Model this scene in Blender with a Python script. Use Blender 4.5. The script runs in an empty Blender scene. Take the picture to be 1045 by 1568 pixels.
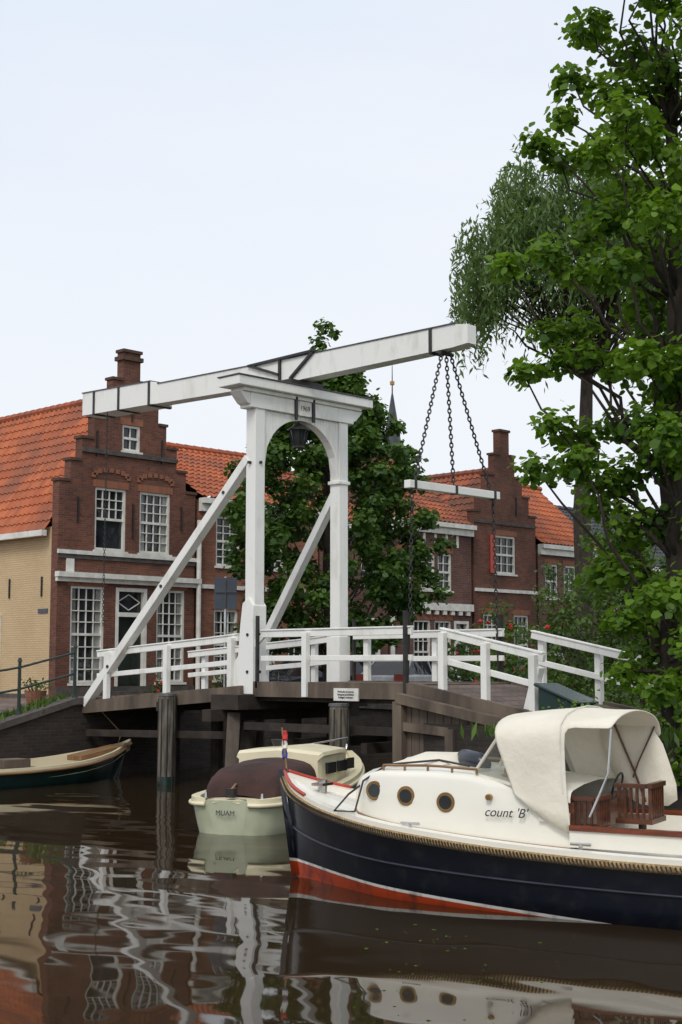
import bpy, math, random, bmesh
import numpy as np
from mathutils import Vector, Matrix
random.seed(7); rng=np.random.default_rng(7)
sc=bpy.context.scene
# ------------------------------------------------------------------ materials
def newmat(name):
    m=bpy.data.materials.new(name); m.use_nodes=True
    nt=m.node_tree; b=nt.nodes.get('Principled BSDF'); return m,nt,b
def setc(sock,c): sock.default_value=(c[0],c[1],c[2],1)
def mixc(nt,fac,a,b):
    n=nt.nodes.new('ShaderNodeMix'); n.data_type='RGBA'
    for s,v in ((n.inputs[0],fac),(n.inputs[6],a),(n.inputs[7],b)):
        if hasattr(v,'is_output') : nt.links.new(v,s)
        elif isinstance(v,(int,float)): s.default_value=v
        else: setc(s,v)
    return n.outputs[2]
def noise(nt,scale,detail=4,vec=None,rough=.55):
    n=nt.nodes.new('ShaderNodeTexNoise'); n.inputs['Scale'].default_value=scale
    n.inputs['Detail'].default_value=detail; n.inputs['Roughness'].default_value=rough
    if vec is None:
        tc=nt.nodes.new('ShaderNodeTexCoord'); vec=tc.outputs['Object']
    nt.links.new(vec,n.inputs['Vector']); return n.outputs['Fac']
def ramp(nt,fac,lo,hi):
    r=nt.nodes.new('ShaderNodeMapRange'); nt.links.new(fac,r.inputs[0])
    r.inputs[1].default_value=lo; r.inputs[2].default_value=hi; r.clamp=True
    return r.outputs[0]
def bump(nt,b,h,dist,strength=1):
    n=nt.nodes.new('ShaderNodeBump'); n.inputs['Distance'].default_value=dist
    n.inputs['Strength'].default_value=strength
    nt.links.new(h,n.inputs['Height']); nt.links.new(n.outputs[0],b.inputs['Normal'])
def mat(name,c1,c2=None,rough=.6,scale=3,metal=0,bd=0,bs=None,stretch=None,lo=.35,hi=.65):
    m,nt,b=newmat(name)
    if c2 is None: c2=tuple(x*.75 for x in c1)
    vec=None
    if stretch:
        tc=nt.nodes.new('ShaderNodeTexCoord'); mp=nt.nodes.new('ShaderNodeMapping')
        mp.inputs['Scale'].default_value=stretch
        nt.links.new(tc.outputs['Object'],mp.inputs['Vector']); vec=mp.outputs[0]
    f=noise(nt,scale,5,vec)
    nt.links.new(mixc(nt,ramp(nt,f,lo,hi),c1,c2),b.inputs['Base Color'])
    b.inputs['Roughness'].default_value=rough; b.inputs['Metallic'].default_value=metal
    if bd: bump(nt,b,noise(nt,bs or scale*6,4,vec),bd)
    return m
def brickmat(name,c1,c2,mortar,bw=.21,rh=.062,dark=.55,ms=.007,spot=.55):
    m,nt,b=newmat(name)
    tc=nt.nodes.new('ShaderNodeTexCoord'); sp=nt.nodes.new('ShaderNodeSeparateXYZ')
    nt.links.new(tc.outputs['Object'],sp.inputs[0])
    ad=nt.nodes.new('ShaderNodeMath'); ad.operation='ADD'
    nt.links.new(sp.outputs[0],ad.inputs[0]); nt.links.new(sp.outputs[1],ad.inputs[1])
    cb=nt.nodes.new('ShaderNodeCombineXYZ'); nt.links.new(ad.outputs[0],cb.inputs[0]); nt.links.new(sp.outputs[2],cb.inputs[1])
    br=nt.nodes.new('ShaderNodeTexBrick'); nt.links.new(cb.outputs[0],br.inputs['Vector'])
    br.inputs['Scale'].default_value=1; br.inputs['Brick Width'].default_value=bw
    br.inputs['Row Height'].default_value=rh; br.inputs['Mortar Size'].default_value=ms
    br.inputs['Mortar Smooth'].default_value=.3
    setc(br.inputs['Color1'],c1); setc(br.inputs['Color2'],c2); setc(br.inputs['Mortar'],mortar)
    f=ramp(nt,noise(nt,.7,6),.4,.7)
    d=nt.nodes.new('ShaderNodeMix'); d.data_type='RGBA'; d.blend_type='MULTIPLY'
    nt.links.new(f,d.inputs[0]); nt.links.new(br.outputs['Color'],d.inputs[6]); setc(d.inputs[7],(dark,dark*.97,dark*.95))
    f2=ramp(nt,noise(nt,6,5),.55,.85)
    nt.links.new(mixc(nt,f2,d.outputs[2],tuple(x*spot for x in c2)),b.inputs['Base Color'])
    b.inputs['Roughness'].default_value=.85
    inv=nt.nodes.new('ShaderNodeMath'); inv.operation='SUBTRACT'; inv.inputs[0].default_value=1
    nt.links.new(br.outputs['Fac'],inv.inputs[1]); bump(nt,b,inv.outputs[0],.006)
    return m
def tilemat(name,c1,c2,c3):
    m,nt,b=newmat(name)
    uv=nt.nodes.new('ShaderNodeTexCoord')
    fl=nt.nodes.new('ShaderNodeVectorMath'); fl.operation='FLOOR'; nt.links.new(uv.outputs['UV'],fl.inputs[0])
    wn=nt.nodes.new('ShaderNodeTexWhiteNoise'); wn.noise_dimensions='2D'; nt.links.new(fl.outputs[0],wn.inputs['Vector'])
    a=mixc(nt,wn.outputs['Value'],c1,c2)
    f=ramp(nt,noise(nt,.8,6),.42,.68)
    nt.links.new(mixc(nt,f,a,c3),b.inputs['Base Color']); b.inputs['Roughness'].default_value=.8
    bump(nt,b,noise(nt,30,3),.004); return m
def leafmat(name,dark,light,trans=.35):
    m,nt,b=newmat(name)
    at=nt.nodes.new('ShaderNodeAttribute'); at.attribute_name='tint'
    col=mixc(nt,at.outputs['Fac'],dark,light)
    nt.links.new(col,b.inputs['Base Color']); b.inputs['Roughness'].default_value=.5
    b.inputs['Specular IOR Level'].default_value=.3
    tr=nt.nodes.new('ShaderNodeBsdfTranslucent')
    cc=mixc(nt,.5,col,(light[0]*1.3,light[1]*1.4,light[2]*.6)); nt.links.new(cc,tr.inputs[0])
    mx=nt.nodes.new('ShaderNodeMixShader'); mx.inputs[0].default_value=trans
    nt.links.new(b.outputs[0],mx.inputs[1]); nt.links.new(tr.outputs[0],mx.inputs[2])
    nt.links.new(mx.outputs[0],nt.nodes['Material Output'].inputs[0]); return m

M={}
M['white']=mat('white_paint',(.84,.835,.8),(.62,.61,.54),.45,2.2,bd=.003,bs=12,lo=.52,hi=.82,stretch=(1.6,1.6,.6))
M['frame']=mat('white_frame_paint',(.78,.77,.72),(.6,.59,.53),.5,4)
M['black']=mat('black_iron',(.012,.012,.013),(.03,.026,.022),.5,8)
M['lead']=mat('lead_flashing',(.05,.05,.055),(.1,.1,.1),.5,6)
M['wood']=mat('weathered_timber',(.17,.13,.095),(.06,.045,.035),.85,2.2,bd=.008,bs=10,stretch=(1,1,.25))
M['darkwood']=mat('dark_timber',(.05,.036,.026),(.02,.015,.012),.85,3,bd=.006)
M['pile']=mat('pile_timber',(.19,.17,.14),(.06,.055,.042),.9,5,bd=.01,bs=20,stretch=(3,3,.4))
M['brick1']=brickmat('red_brick',(.22,.072,.04),(.125,.044,.03),(.16,.12,.09))
M['brick2']=brickmat('orange_brick',(.33,.12,.06),(.22,.075,.042),(.26,.19,.14))
M['brick3']=brickmat('purple_brick',(.2,.075,.055),(.12,.05,.04),(.22,.18,.15))
M['quay']=brickmat('quay_brick',(.055,.038,.03),(.028,.022,.018),(.05,.045,.038),.22,.07,.5)
M['beige']=brickmat('painted_beige_brick',(.62,.46,.27),(.58,.43,.25),(.49,.36,.21),.21,.062,.88,.005,.9)
M['capbrick']=mat('weathered_cap_brick',(.11,.055,.036),(.06,.042,.034),.9,6,bd=.004)
M['arch']=brickmat('rubbed_brick',(.34,.12,.06),(.26,.09,.05),(.25,.16,.1),.065,.3,.8)
M['stone']=mat('band_stone',(.1,.085,.075),(.055,.05,.045),.8,5)
M['tile']=tilemat('orange_pantile',(.5,.145,.055),(.36,.095,.04),(.24,.085,.05))
M['tile2']=tilemat('old_pantile',(.4,.115,.05),(.22,.07,.04),(.1,.055,.04))
M['slate']=mat('slate',(.05,.055,.065),(.03,.032,.04),.5,4)
M['paving']=brickmat('brick_paving',(.2,.13,.1),(.14,.1,.085),(.09,.08,.07))
M['door']=mat('door_paint',(.02,.03,.022),(.012,.016,.013),.3,3)
M['grass']=mat('grass',(.05,.09,.02),(.1,.12,.035),.9,2,bd=.05,bs=30)
M['rope']=mat('coir_rope',(.4,.28,.13),(.19,.12,.05),.9,40,bd=.01,bs=60)
M['boatwhite']=mat('boat_gelcoat',(.84,.81,.72),(.79,.76,.67),.22,1.5)
M['canvas']=mat('cream_canvas',(.78,.73,.62),(.7,.65,.54),.85,2.0,bd=.035,bs=2.6)
M['mahog']=mat('mahogany',(.2,.05,.02),(.09,.024,.012),.25,3,stretch=(1,1,6))
M['brownwood']=mat('varnished_brown_wood',(.13,.042,.02),(.055,.02,.01),.35,4,stretch=(1,1,5))
M['teak']=mat('teak',(.3,.17,.08),(.18,.1,.05),.5,3,stretch=(.4,4,4))
M['brass']=mat('brass',(.45,.28,.1),(.3,.18,.06),.3,8,metal=1)
M['steel']=mat('stainless_steel',(.6,.6,.6),(.45,.45,.45),.2,5,metal=1)
M['maroon']=mat('brown_canvas',(.055,.022,.017),(.028,.012,.01),.85,3,bd=.04,bs=3)
M['cream']=mat('cream_paint',(.78,.71,.5),(.7,.63,.43),.35,2)
M['palegreen']=mat('pale_green_paint',(.56,.58,.42),(.46,.49,.34),.25,2)
M['bgreen']=mat('bottle_green_paint',(.01,.04,.035),(.008,.024,.022),.25,2)
M['irongreen']=mat('green_iron',(.012,.035,.03),(.02,.03,.025),.45,6)
M['bark']=mat('bark',(.06,.045,.033),(.025,.02,.016),.95,5,bd=.03,bs=14,stretch=(2,2,.5))
M['red']=mat('red_paint',(.5,.05,.02),(.4,.04,.02),.35,3)
M['redflower']=mat('rose_petals',(.6,.02,.02),(.45,.015,.02),.6,9)
M['signgrey']=mat('sign_back_metal',(.06,.075,.1),(.045,.055,.075),.45,3)
M['straw']=mat('straw',(.6,.47,.26),(.4,.3,.16),.9,30,bd=.004)
M['navyrib']=mat('navy_rubbing_strake',(.03,.035,.05),(.015,.018,.028),.3,3)
M['rubber']=mat('rubber',(.012,.012,.012),(.02,.02,.02),.7,8)
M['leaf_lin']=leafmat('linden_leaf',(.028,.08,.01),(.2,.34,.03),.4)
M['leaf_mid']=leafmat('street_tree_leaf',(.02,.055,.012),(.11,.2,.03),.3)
M['leaf_wil']=leafmat('willow_leaf',(.055,.1,.03),(.16,.25,.08),.35)
M['leaf_bush']=leafmat('shrub_leaf',(.03,.065,.015),(.13,.21,.04),.3)
M['flag_r']=mat('flag_red',(.6,.03,.03),None,.7); M['flag_b']=mat('flag_blue',(.03,.06,.3),None,.7)
def glassmat(name,c,rough=.06):
    m,nt,b=newmat(name)
    f=noise(nt,1.3,3); nt.links.new(mixc(nt,ramp(nt,f,.4,.7),c,tuple(x*2.5+.01 for x in c)),b.inputs['Base Color'])
    b.inputs['Roughness'].default_value=rough; b.inputs['IOR'].default_value=1.5
    bump(nt,b,noise(nt,2.5,2),.01); return m
M['glass']=glassmat('old_window_glass',(.012,.014,.016))
M['curtain']=glassmat('curtained_glass',(.16,.16,.15))
m,nt,b=newmat('clear_vinyl'); tr=nt.nodes.new('ShaderNodeBsdfTransparent'); setc(tr.inputs[0],(.8,.82,.8))
mx=nt.nodes.new('ShaderNodeMixShader'); mx.inputs[0].default_value=.2
b.inputs['Roughness'].default_value=.12; setc(b.inputs['Base Color'],(.3,.3,.28))
nt.links.new(tr.outputs[0],mx.inputs[1]); nt.links.new(b.outputs[0],mx.inputs[2])
nt.links.new(mx.outputs[0],nt.nodes['Material Output'].inputs[0]); M['vinyl']=m
def hullmat():
    m,nt,b=newmat('navy_hull_paint')
    tc=nt.nodes.new('ShaderNodeTexCoord'); sp=nt.nodes.new('ShaderNodeSeparateXYZ'); nt.links.new(tc.outputs['Object'],sp.inputs[0])
    mu=nt.nodes.new('ShaderNodeMath'); mu.operation='MULTIPLY_ADD'; mu.inputs[1].default_value=.05
    nt.links.new(sp.outputs[0],mu.inputs[0]); nt.links.new(sp.outputs[2],mu.inputs[2])
    def step(v):
        s=nt.nodes.new('ShaderNodeMath'); s.operation='GREATER_THAN'; s.inputs[1].default_value=v
        nt.links.new(mu.outputs[0],s.inputs[0]); return s.outputs[0]
    c=mixc(nt,step(.17),(.45,.055,.015),(.75,.73,.68)); c=mixc(nt,step(.2),c,(.004,.006,.012))
    f=ramp(nt,noise(nt,5,5),.5,.8)
    nt.links.new(mixc(nt,f,c,(.02,.02,.022)),b.inputs['Base Color'])
    b.inputs['Roughness'].default_value=.14
    return m
M['navy']=hullmat()

# ------------------------------------------------------------------ mesh builder
class MB:
    def __init__(s): s.v=[];s.f=[];s.m=[];s.mats=[]
    def mi(s,k):
        mm=M[k] if isinstance(k,str) else k
        if mm not in s.mats: s.mats.append(mm)
        return s.mats.index(mm)
    def add(s,vs,fs,k):
        o=len(s.v); s.v+= [tuple(p) for p in vs]; i=s.mi(k)
        for f in fs: s.f.append(tuple(o+a for a in f)); s.m.append(i)
    def box(s,x0,x1,y0,y1,z0,z1,k):
        vs=[(x,y,z) for x in (x0,x1) for y in (y0,y1) for z in (z0,z1)]
        s.add(vs,[(0,1,3,2),(4,6,7,5),(0,4,5,1),(2,3,7,6),(0,2,6,4),(1,5,7,3)],k)
    def pbox(s,P,a0,a1,z0,z1,d0,d1,k):
        vs=[P(a,z,d) for a in (a0,a1) for d in (d0,d1) for z in (z0,z1)]
        s.add(vs,[(0,1,3,2),(4,6,7,5),(0,4,5,1),(2,3,7,6),(0,2,6,4),(1,5,7,3)],k)
    def beam(s,p0,p1,w,h,k,w1=None,h1=None,up=(0,0,1)):
        p0=Vector(p0);p1=Vector(p1);d=(p1-p0).normalized();u=Vector(up)
        sd=d.cross(u)
        if sd.length<1e-3: sd=d.cross(Vector((0,1,0)))
        sd.normalize(); u=sd.cross(d).normalized()
        w1=w if w1 is None else w1; h1=h if h1 is None else h1
        vs=[]
        for p,ww,hh in ((p0,w,h),(p1,w1,h1)):
            for a,b_ in ((-1,-1),(1,-1),(1,1),(-1,1)): vs.append(p+sd*a*ww/2+u*b_*hh/2)
        s.add(vs,[(0,1,2,3),(7,6,5,4),(0,4,5,1),(1,5,6,2),(2,6,7,3),(3,7,4,0)],k)
    def cyl(s,p0,p1,r0,r1,k,n=10,caps=True):
        p0=Vector(p0);p1=Vector(p1);d=(p1-p0).normalized()
        a=d.orthogonal().normalized();b=d.cross(a);vs=[]
        for p,r in ((p0,r0),(p1,r1)):
            for i in range(n):
                t=2*math.pi*i/n; vs.append(p+a*math.cos(t)*r+b*math.sin(t)*r)
        fs=[(i,(i+1)%n,n+(i+1)%n,n+i) for i in range(n)]
        if caps: fs+=[tuple(range(n))[::-1],tuple(range(n,2*n))]
        s.add(vs,fs,k)
    def tube(s,pts,r,k,n=8):
        pts=[Vector(p) for p in pts]; vs=[];m_=len(pts);a=None
        for i,p in enumerate(pts):
            d=(pts[min(i+1,m_-1)]-pts[max(i-1,0)]).normalized()
            if a is None: a=d.orthogonal().normalized()
            else:
                a=a-d*a.dot(d)
                if a.length<1e-4:a=d.orthogonal()
                a.normalize()
            b=d.cross(a); rr=r[i] if hasattr(r,'__len__') else r
            for j in range(n):
                t=2*math.pi*j/n; vs.append(p+a*math.cos(t)*rr+b*math.sin(t)*rr)
        fs=[(i*n+j,i*n+(j+1)%n,(i+1)*n+(j+1)%n,(i+1)*n+j) for i in range(m_-1) for j in range(n)]
        fs+=[tuple(range(n)),tuple(range((m_-1)*n,m_*n))]
        s.add(vs,fs,k)
    def ring(s,c,ax1,ax2,R,r,k,n=24):
        c=Vector(c);a=Vector(ax1);b=Vector(ax2)
        s.tube([c+a*R*math.cos(2*math.pi*i/n)+b*R*math.sin(2*math.pi*i/n) for i in range(n+1)],r,k,6)
    def prism(s,poly,d0,d1,axis,k):
        n=len(poly)
        f=(lambda a,z,d:(a,d,z)) if axis=='y' else (lambda a,z,d:(d,a,z))
        vs=[f(a,z,d0) for a,z in poly]+[f(a,z,d1) for a,z in poly]
        s.add(vs,[tuple(range(n)),tuple(range(n,2*n))]+[(i,(i+1)%n,n+(i+1)%n,n+i) for i in range(n)],k)
    def grid(s,rows,k,closed=False):
        nr=len(rows);nc=len(rows[0]);vs=[p for r in rows for p in r]
        s.add(vs,[(i*nc+j,i*nc+j+1,(i+1)*nc+j+1,(i+1)*nc+j) for i in range(nr-1) for j in range(nc-1)],k)
    def obj(s,name,parent=None,smooth=False,bevel=0,loc=None,recalc=True,solid=0,subd=0,weld=False):
        me=bpy.data.meshes.new(name); me.from_pydata(s.v,[],s.f)
        for mm in s.mats: me.materials.append(mm)
        me.polygons.foreach_set('material_index',s.m)
        if smooth: me.polygons.foreach_set('use_smooth',[True]*len(s.f))
        me.update()
        if recalc or weld:
            bm=bmesh.new();bm.from_mesh(me)
            if weld: bmesh.ops.remove_doubles(bm,verts=bm.verts,dist=.002)
            bmesh.ops.recalc_face_normals(bm,faces=bm.faces);bm.to_mesh(me);bm.free()
        o=bpy.data.objects.new(name,me); sc.collection.objects.link(o)
        if parent: o.parent=parent
        if subd:
            md=o.modifiers.new('ss','SUBSURF'); md.levels=subd;md.render_levels=subd
        if solid:
            md=o.modifiers.new('s','SOLIDIFY'); md.thickness=solid
        if bevel:
            md=o.modifiers.new('b','BEVEL'); md.width=bevel; md.segments=2; md.limit_method='ANGLE'
        return o
def empty(name,loc=(0,0,0),rz=0):
    e=bpy.data.objects.new(name,None); sc.collection.objects.link(e); e.location=loc; e.rotation_euler=(0,0,rz); return e
def text(name,body,size,loc,rot,k,parent,shear=0):
    c=bpy.data.curves.new(name,'FONT'); c.body=body; c.size=size; c.align_x='CENTER'; c.align_y='CENTER'; c.extrude=.002; c.shear=shear
    c.materials.append(M[k]); o=bpy.data.objects.new(name,c); sc.collection.objects.link(o)
    o.location=loc; o.rotation_euler=rot; o.parent=parent; return o

# ------------------------------------------------------------------ foliage
SH={'lin':[(0,-.5),(.4,-.32),(.46,.1),(0,.6),(-.46,.1),(-.4,-.32)],'wil':[(0,-.5),(.13,-.05),(0,.5),(-.13,-.05)],
    'oval':[(0,-.5),(.3,-.1),(.2,.3),(0,.5),(-.2,.3),(-.3,-.1)]}
def leaves(name,C,N,size,tint,k,parent,shape='lin',T=None):
    C=np.asarray(C,float);n=len(C);N=N/np.linalg.norm(N,axis=1,keepdims=True)
    if T is None: T=rng.normal(size=(n,3))
    B=np.cross(N,T);B/=np.linalg.norm(B,axis=1,keepdims=True)+1e-9;T=np.cross(B,N)
    sh=SH[shape];m_=len(sh);V=np.zeros((n,m_,3))
    for i,(u,v) in enumerate(sh):
        V[:,i]=C+size[:,None]*(B*u+T*v-N*(abs(u)*.35 if abs(u)>0 else 0)-N*(.12 if v>.4 else 0))
    me=bpy.data.meshes.new(name)
    me.vertices.add(n*m_);me.vertices.foreach_set('co',V.ravel())
    me.loops.add(n*m_);me.loops.foreach_set('vertex_index',np.arange(n*m_,dtype=np.int32))
    me.polygons.add(n);me.polygons.foreach_set('loop_start',np.arange(n,dtype=np.int32)*m_)
    me.polygons.foreach_set('loop_total',np.full(n,m_,dtype=np.int32))
    a=me.attributes.new('tint','FLOAT','POINT');a.data.foreach_set('value',np.repeat(np.clip(tint,0,1),m_).astype(np.float32))
    me.materials.append(M[k]);me.update(calc_edges=True);me.validate()
    o=bpy.data.objects.new(name,me);sc.collection.objects.link(o)
    if parent:o.parent=parent
    return o
def clumps(cl,per,flat=.75,upw=.6):
    Cs=[];Ns=[];Ts=[]
    for (x,y,z,r) in cl:
        n=max(12,int(per*(r/.4)**2)); d=rng.normal(size=(n,3));d/=np.linalg.norm(d,axis=1,keepdims=True)
        rad=r*rng.random(n)**(1/2.4)*(1+.25*rng.normal(size=n)*.6)
        p=d*rad[:,None];p[:,2]*=flat
        Cs.append(p+np.array([x,y,z]))
        nn=d*.5+np.array([0,0,upw])+rng.normal(size=(n,3))*.38;Ns.append(nn)
        base=rng.random()*.45
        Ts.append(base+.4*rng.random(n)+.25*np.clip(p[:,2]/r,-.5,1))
    return np.vstack(Cs),np.vstack(Ns),np.concatenate(Ts)
def limb(mb,p0,p1,r0,r1,k='bark',wob=.12,n=6):
    p0=Vector(p0);p1=Vector(p1);L=(p1-p0).length;pts=[];rs=[]
    for i in range(n+1):
        t=i/n;p=p0.lerp(p1,t)
        if 0<i<n: p+=Vector((random.uniform(-1,1),random.uniform(-1,1),random.uniform(-.3,.6)))*wob*L*.3
        pts.append(p);rs.append(r0+(r1-r0)*t)
    mb.tube(pts,rs,k,8);return pts

# ------------------------------------------------------------------ camera / light / world
cam=bpy.data.cameras.new('camera');co=bpy.data.objects.new('camera',cam);sc.collection.objects.link(co);sc.camera=co
cam.sensor_fit='VERTICAL';cam.sensor_height=36;cam.sensor_width=24;cam.lens=50;cam.clip_end=3000;cam.clip_start=.1
co.location=(20.2,-19.4,2.3);co.rotation_euler=(math.radians(96.2),0,math.radians(44.43))
sun_dir=Vector((.42,-.78,.95)).normalized()
sl=bpy.data.lights.new('sun','SUN');sl.energy=1.5;sl.angle=math.radians(18);sl.color=(1,.96,.89)
so=bpy.data.objects.new('sun',sl);sc.collection.objects.link(so);so.rotation_euler=(-sun_dir).to_track_quat('-Z','Y').to_euler();so.location=(0,0,40)
w=bpy.data.worlds.new('World');sc.world=w;w.use_nodes=True;nt=w.node_tree
bg=nt.nodes['Background'];bg.inputs[1].default_value=.1
sky=nt.nodes.new('ShaderNodeTexSky');sky.sky_type='NISHITA';sky.sun_disc=False
sky.sun_elevation=math.asin(sun_dir.z);sky.sun_rotation=math.atan2(sun_dir.x,sun_dir.y);sky.dust_density=4
tc=nt.nodes.new('ShaderNodeTexCoord');sp=nt.nodes.new('ShaderNodeSeparateXYZ');nt.links.new(tc.outputs['Generated'],sp.inputs[0])
g=ramp(nt,sp.outputs[2],0,.5)
mp=nt.nodes.new('ShaderNodeMapping');mp.inputs['Scale'].default_value=(1,1,3.2);nt.links.new(tc.outputs['Generated'],mp.inputs[0])
f=ramp(nt,noise(nt,1.8,5,mp.outputs[0]),.34,.66)
base=mixc(nt,g,(9.5,9.9,10.3),(8.0,8.75,10.0))
cl=mixc(nt,f,base,(9.3,9.65,10.2))
nt.links.new(mixc(nt,.94,sky.outputs[0],cl),bg.inputs[0])
sc.view_settings.view_transform='Standard';sc.view_settings.look='None';sc.view_settings.exposure=0

# ------------------------------------------------------------------ water
m,nt,b=newmat('canal_water')
setc(b.inputs['Base Color'],(.028,.018,.009));b.inputs['Roughness'].default_value=.03;b.inputs['IOR'].default_value=1.35
tc=nt.nodes.new('ShaderNodeTexCoord');mp=nt.nodes.new('ShaderNodeMapping');mp.inputs['Rotation'].default_value=(0,0,math.radians(-38));mp.inputs['Scale'].default_value=(.7,1.2,1)
nt.links.new(tc.outputs['Object'],mp.inputs[0])
a=noise(nt,1.25,1,mp.outputs[0],.35);c=noise(nt,.4,1,mp.outputs[0],.4)
ad=nt.nodes.new('ShaderNodeMath');ad.operation='MULTIPLY_ADD';ad.inputs[1].default_value=1.8;nt.links.new(c,ad.inputs[0]);nt.links.new(a,ad.inputs[2])
bump(nt,b,ad.outputs[0],.0115);M['water']=m
mb=MB();mb.add([(-900,-900,0),(900,-900,0),(900,900,0),(-900,900,0)],[(0,1,2,3)],'water');mb.obj('canal_water')

# ------------------------------------------------------------------ banks
def hL(x,y):
    q=float(np.interp(y,[-30,-6,-3.6,-1.6,1.6,4,8,11],[.9,1.0,1.08,1.6,1.6,1.5,1.3,1.1]))
    far=float(np.interp(y,[-8,2,3,8,11],[1.25,1.35,1.5,1.45,1.1]))
    t=min(1,max(0,(-x-6.5)/3)); return q*(1-t)+far*t
xs=[-900,-200,-60,-30,-20,-14,-12,-11,-10,-9,-8,-7,-6.2,-5.6,-5.2]
ys=[-900,-200,-60,-30,-15,-8,-6,-5,-4,-3.6,-3,-2.5,-2,-1.6,-1,0,1,1.6,2.5,3.2,4,5,6,8,9.5,11,14,20,40,100,900]
mb=MB();mb.grid([[(x,y,hL(x,y)) for y in ys] for x in xs],'paving');mb.obj('street_ground',smooth=True)
mb=MB()
yy=[y for y in ys if -60<=y<=100]
for y0,y1 in zip(yy[:-1],yy[1:]):
    z0,z1=hL(-5.2,y0),hL(-5.2,y1)
    for k,xa,xb,za,zb0,zb1 in (('quay',-5.5,-5.17,-1.5,z0-.1,z1-.1),('stone',-5.55,-5.1,None,z0,z1)):
        lo0=za if za is not None else z0-.1; lo1=za if za is not None else z1-.1
        up=.035 if za is None else 0
        vs=[(xa,y0,lo0),(xb,y0,lo0),(xb,y0,zb0+up),(xa,y0,zb0+up),(xa,y1,lo1),(xb,y1,lo1),(xb,y1,zb1+up),(xa,y1,zb1+up)]
        mb.add(vs,[(1,5,6,2),(3,2,6,7),(0,3,7,4),(0,1,5,4)],k)
mb.obj('quay_wall',recalc=False)
edge=[(300,-6.5),(30,-4.8),(13,-3.9),(8.6,-3.7),(7.2,-1.9),(4.3,-1.6),(4.3,1.9),(1.2,3.6),(-1.2,5.6),(-1.6,9),(-1.6,14),(0,60),(0,900),(900,900),(900,-9)]
mb=MB();n=len(edge)
mb.add([(x,y,1.38) for x,y in edge],[tuple(range(n))],'grass')
mb.add([(x,y,1.38) for x,y in edge]+[(x,y,-1) for x,y in edge],[(i,i+1,n+i+1,n+i) for i in range(n-1)],'quay')
mb.obj('right_bank_ground')

# ------------------------------------------------------------------ houses
def wallgrid(mb,P,A,Z,solid,th,k):
    A=sorted(set(round(a,4) for a in A));Z=sorted(set(round(z,4) for z in Z));na=len(A)-1;nz=len(Z)-1
    S=[[solid((A[i]+A[i+1])/2,(Z[j]+Z[j+1])/2) for j in range(nz)] for i in range(na)]
    g=lambda i,j:0<=i<na and 0<=j<nz and S[i][j]
    for i in range(na):
        for j in range(nz):
            if not S[i][j]:continue
            a0,a1,z0,z1=A[i],A[i+1],Z[j],Z[j+1]
            q=lambda pts:mb.add([P(*p) for p in pts],[(0,1,2,3)],k)
            q([(a0,z0,0),(a1,z0,0),(a1,z1,0),(a0,z1,0)]);q([(a0,z0,-th),(a1,z0,-th),(a1,z1,-th),(a0,z1,-th)])
            if not g(i-1,j):q([(a0,z0,0),(a0,z1,0),(a0,z1,-th),(a0,z0,-th)])
            if not g(i+1,j):q([(a1,z0,0),(a1,z1,0),(a1,z1,-th),(a1,z0,-th)])
            if not g(i,j-1):q([(a0,z0,0),(a1,z0,0),(a1,z0,-th),(a0,z0,-th)])
            if not g(i,j+1):q([(a0,z1,0),(a1,z1,0),(a1,z1,-th),(a0,z1,-th)])
def window(mb,P,a0,a1,z0,z1,cols=3,rows=6,fr=.07,glass='glass',openlow=False,sill=True,fm='frame',curt=0):
    f0,f1=-.14,-.035
    mb.pbox(P,a0,a0+fr,z0,z1,f0,f1,fm);mb.pbox(P,a1-fr,a1,z0,z1,f0,f1,fm)
    mb.pbox(P,a0+fr,a1-fr,z0,z0+fr,f0,f1,fm);mb.pbox(P,a0+fr,a1-fr,z1-fr,z1,f0,f1,fm)
    zm=z0+(z1-z0)*.5
    mb.pbox(P,a0+fr,a1-fr,zm-.035,zm+.035,f0+.01,f1-.01,fm)
    A0,A1,Z0,Z1=a0+fr,a1-fr,z0+fr,z1-fr
    for i in range(1,cols):
        a=A0+(A1-A0)*i/cols
        if not openlow: mb.pbox(P,a-.014,a+.014,Z0,zm-.035,-.1,-.062,fm)
        mb.pbox(P,a-.014,a+.014,zm+.035,Z1,-.1,-.062,fm)
    h=rows//2
    for (za,zb,skip) in ((Z0,zm-.035,openlow),(zm+.035,Z1,False)):
        if skip:continue
        for j in range(1,h):
            z=za+(zb-za)*j/h; mb.pbox(P,A0,A1,z-.014,z+.014,-.098,-.058,fm)
    mb.add([P(A0,zm,-.108),P(A1,zm,-.108),P(A1,Z1,-.108),P(A0,Z1,-.108)],[(0,1,2,3)],glass)
    mb.add([P(A0,Z0,-.118),P(A1,Z0,-.118),P(A1,zm,-.118),P(A0,zm,-.118)],[(0,1,2,3)],glass)
    if curt:
        for aa,bb in ((A0,A0+(A1-A0)*curt),(A1-(A1-A0)*curt,A1)):
            mb.add([P(aa,Z0,-.1065),P(bb,Z0,-.1065),P(bb-(bb-aa)*.3 if aa==A0 else bb,Z1,-.1065),P(aa if aa==A0 else aa+(bb-aa)*.3,Z1,-.1065)],[(0,1,2,3)],'curtain')
    if sill: mb.pbox(P,a0-.05,a1+.05,z0-.07,z0-.003,-.13,.06,fm)
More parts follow.
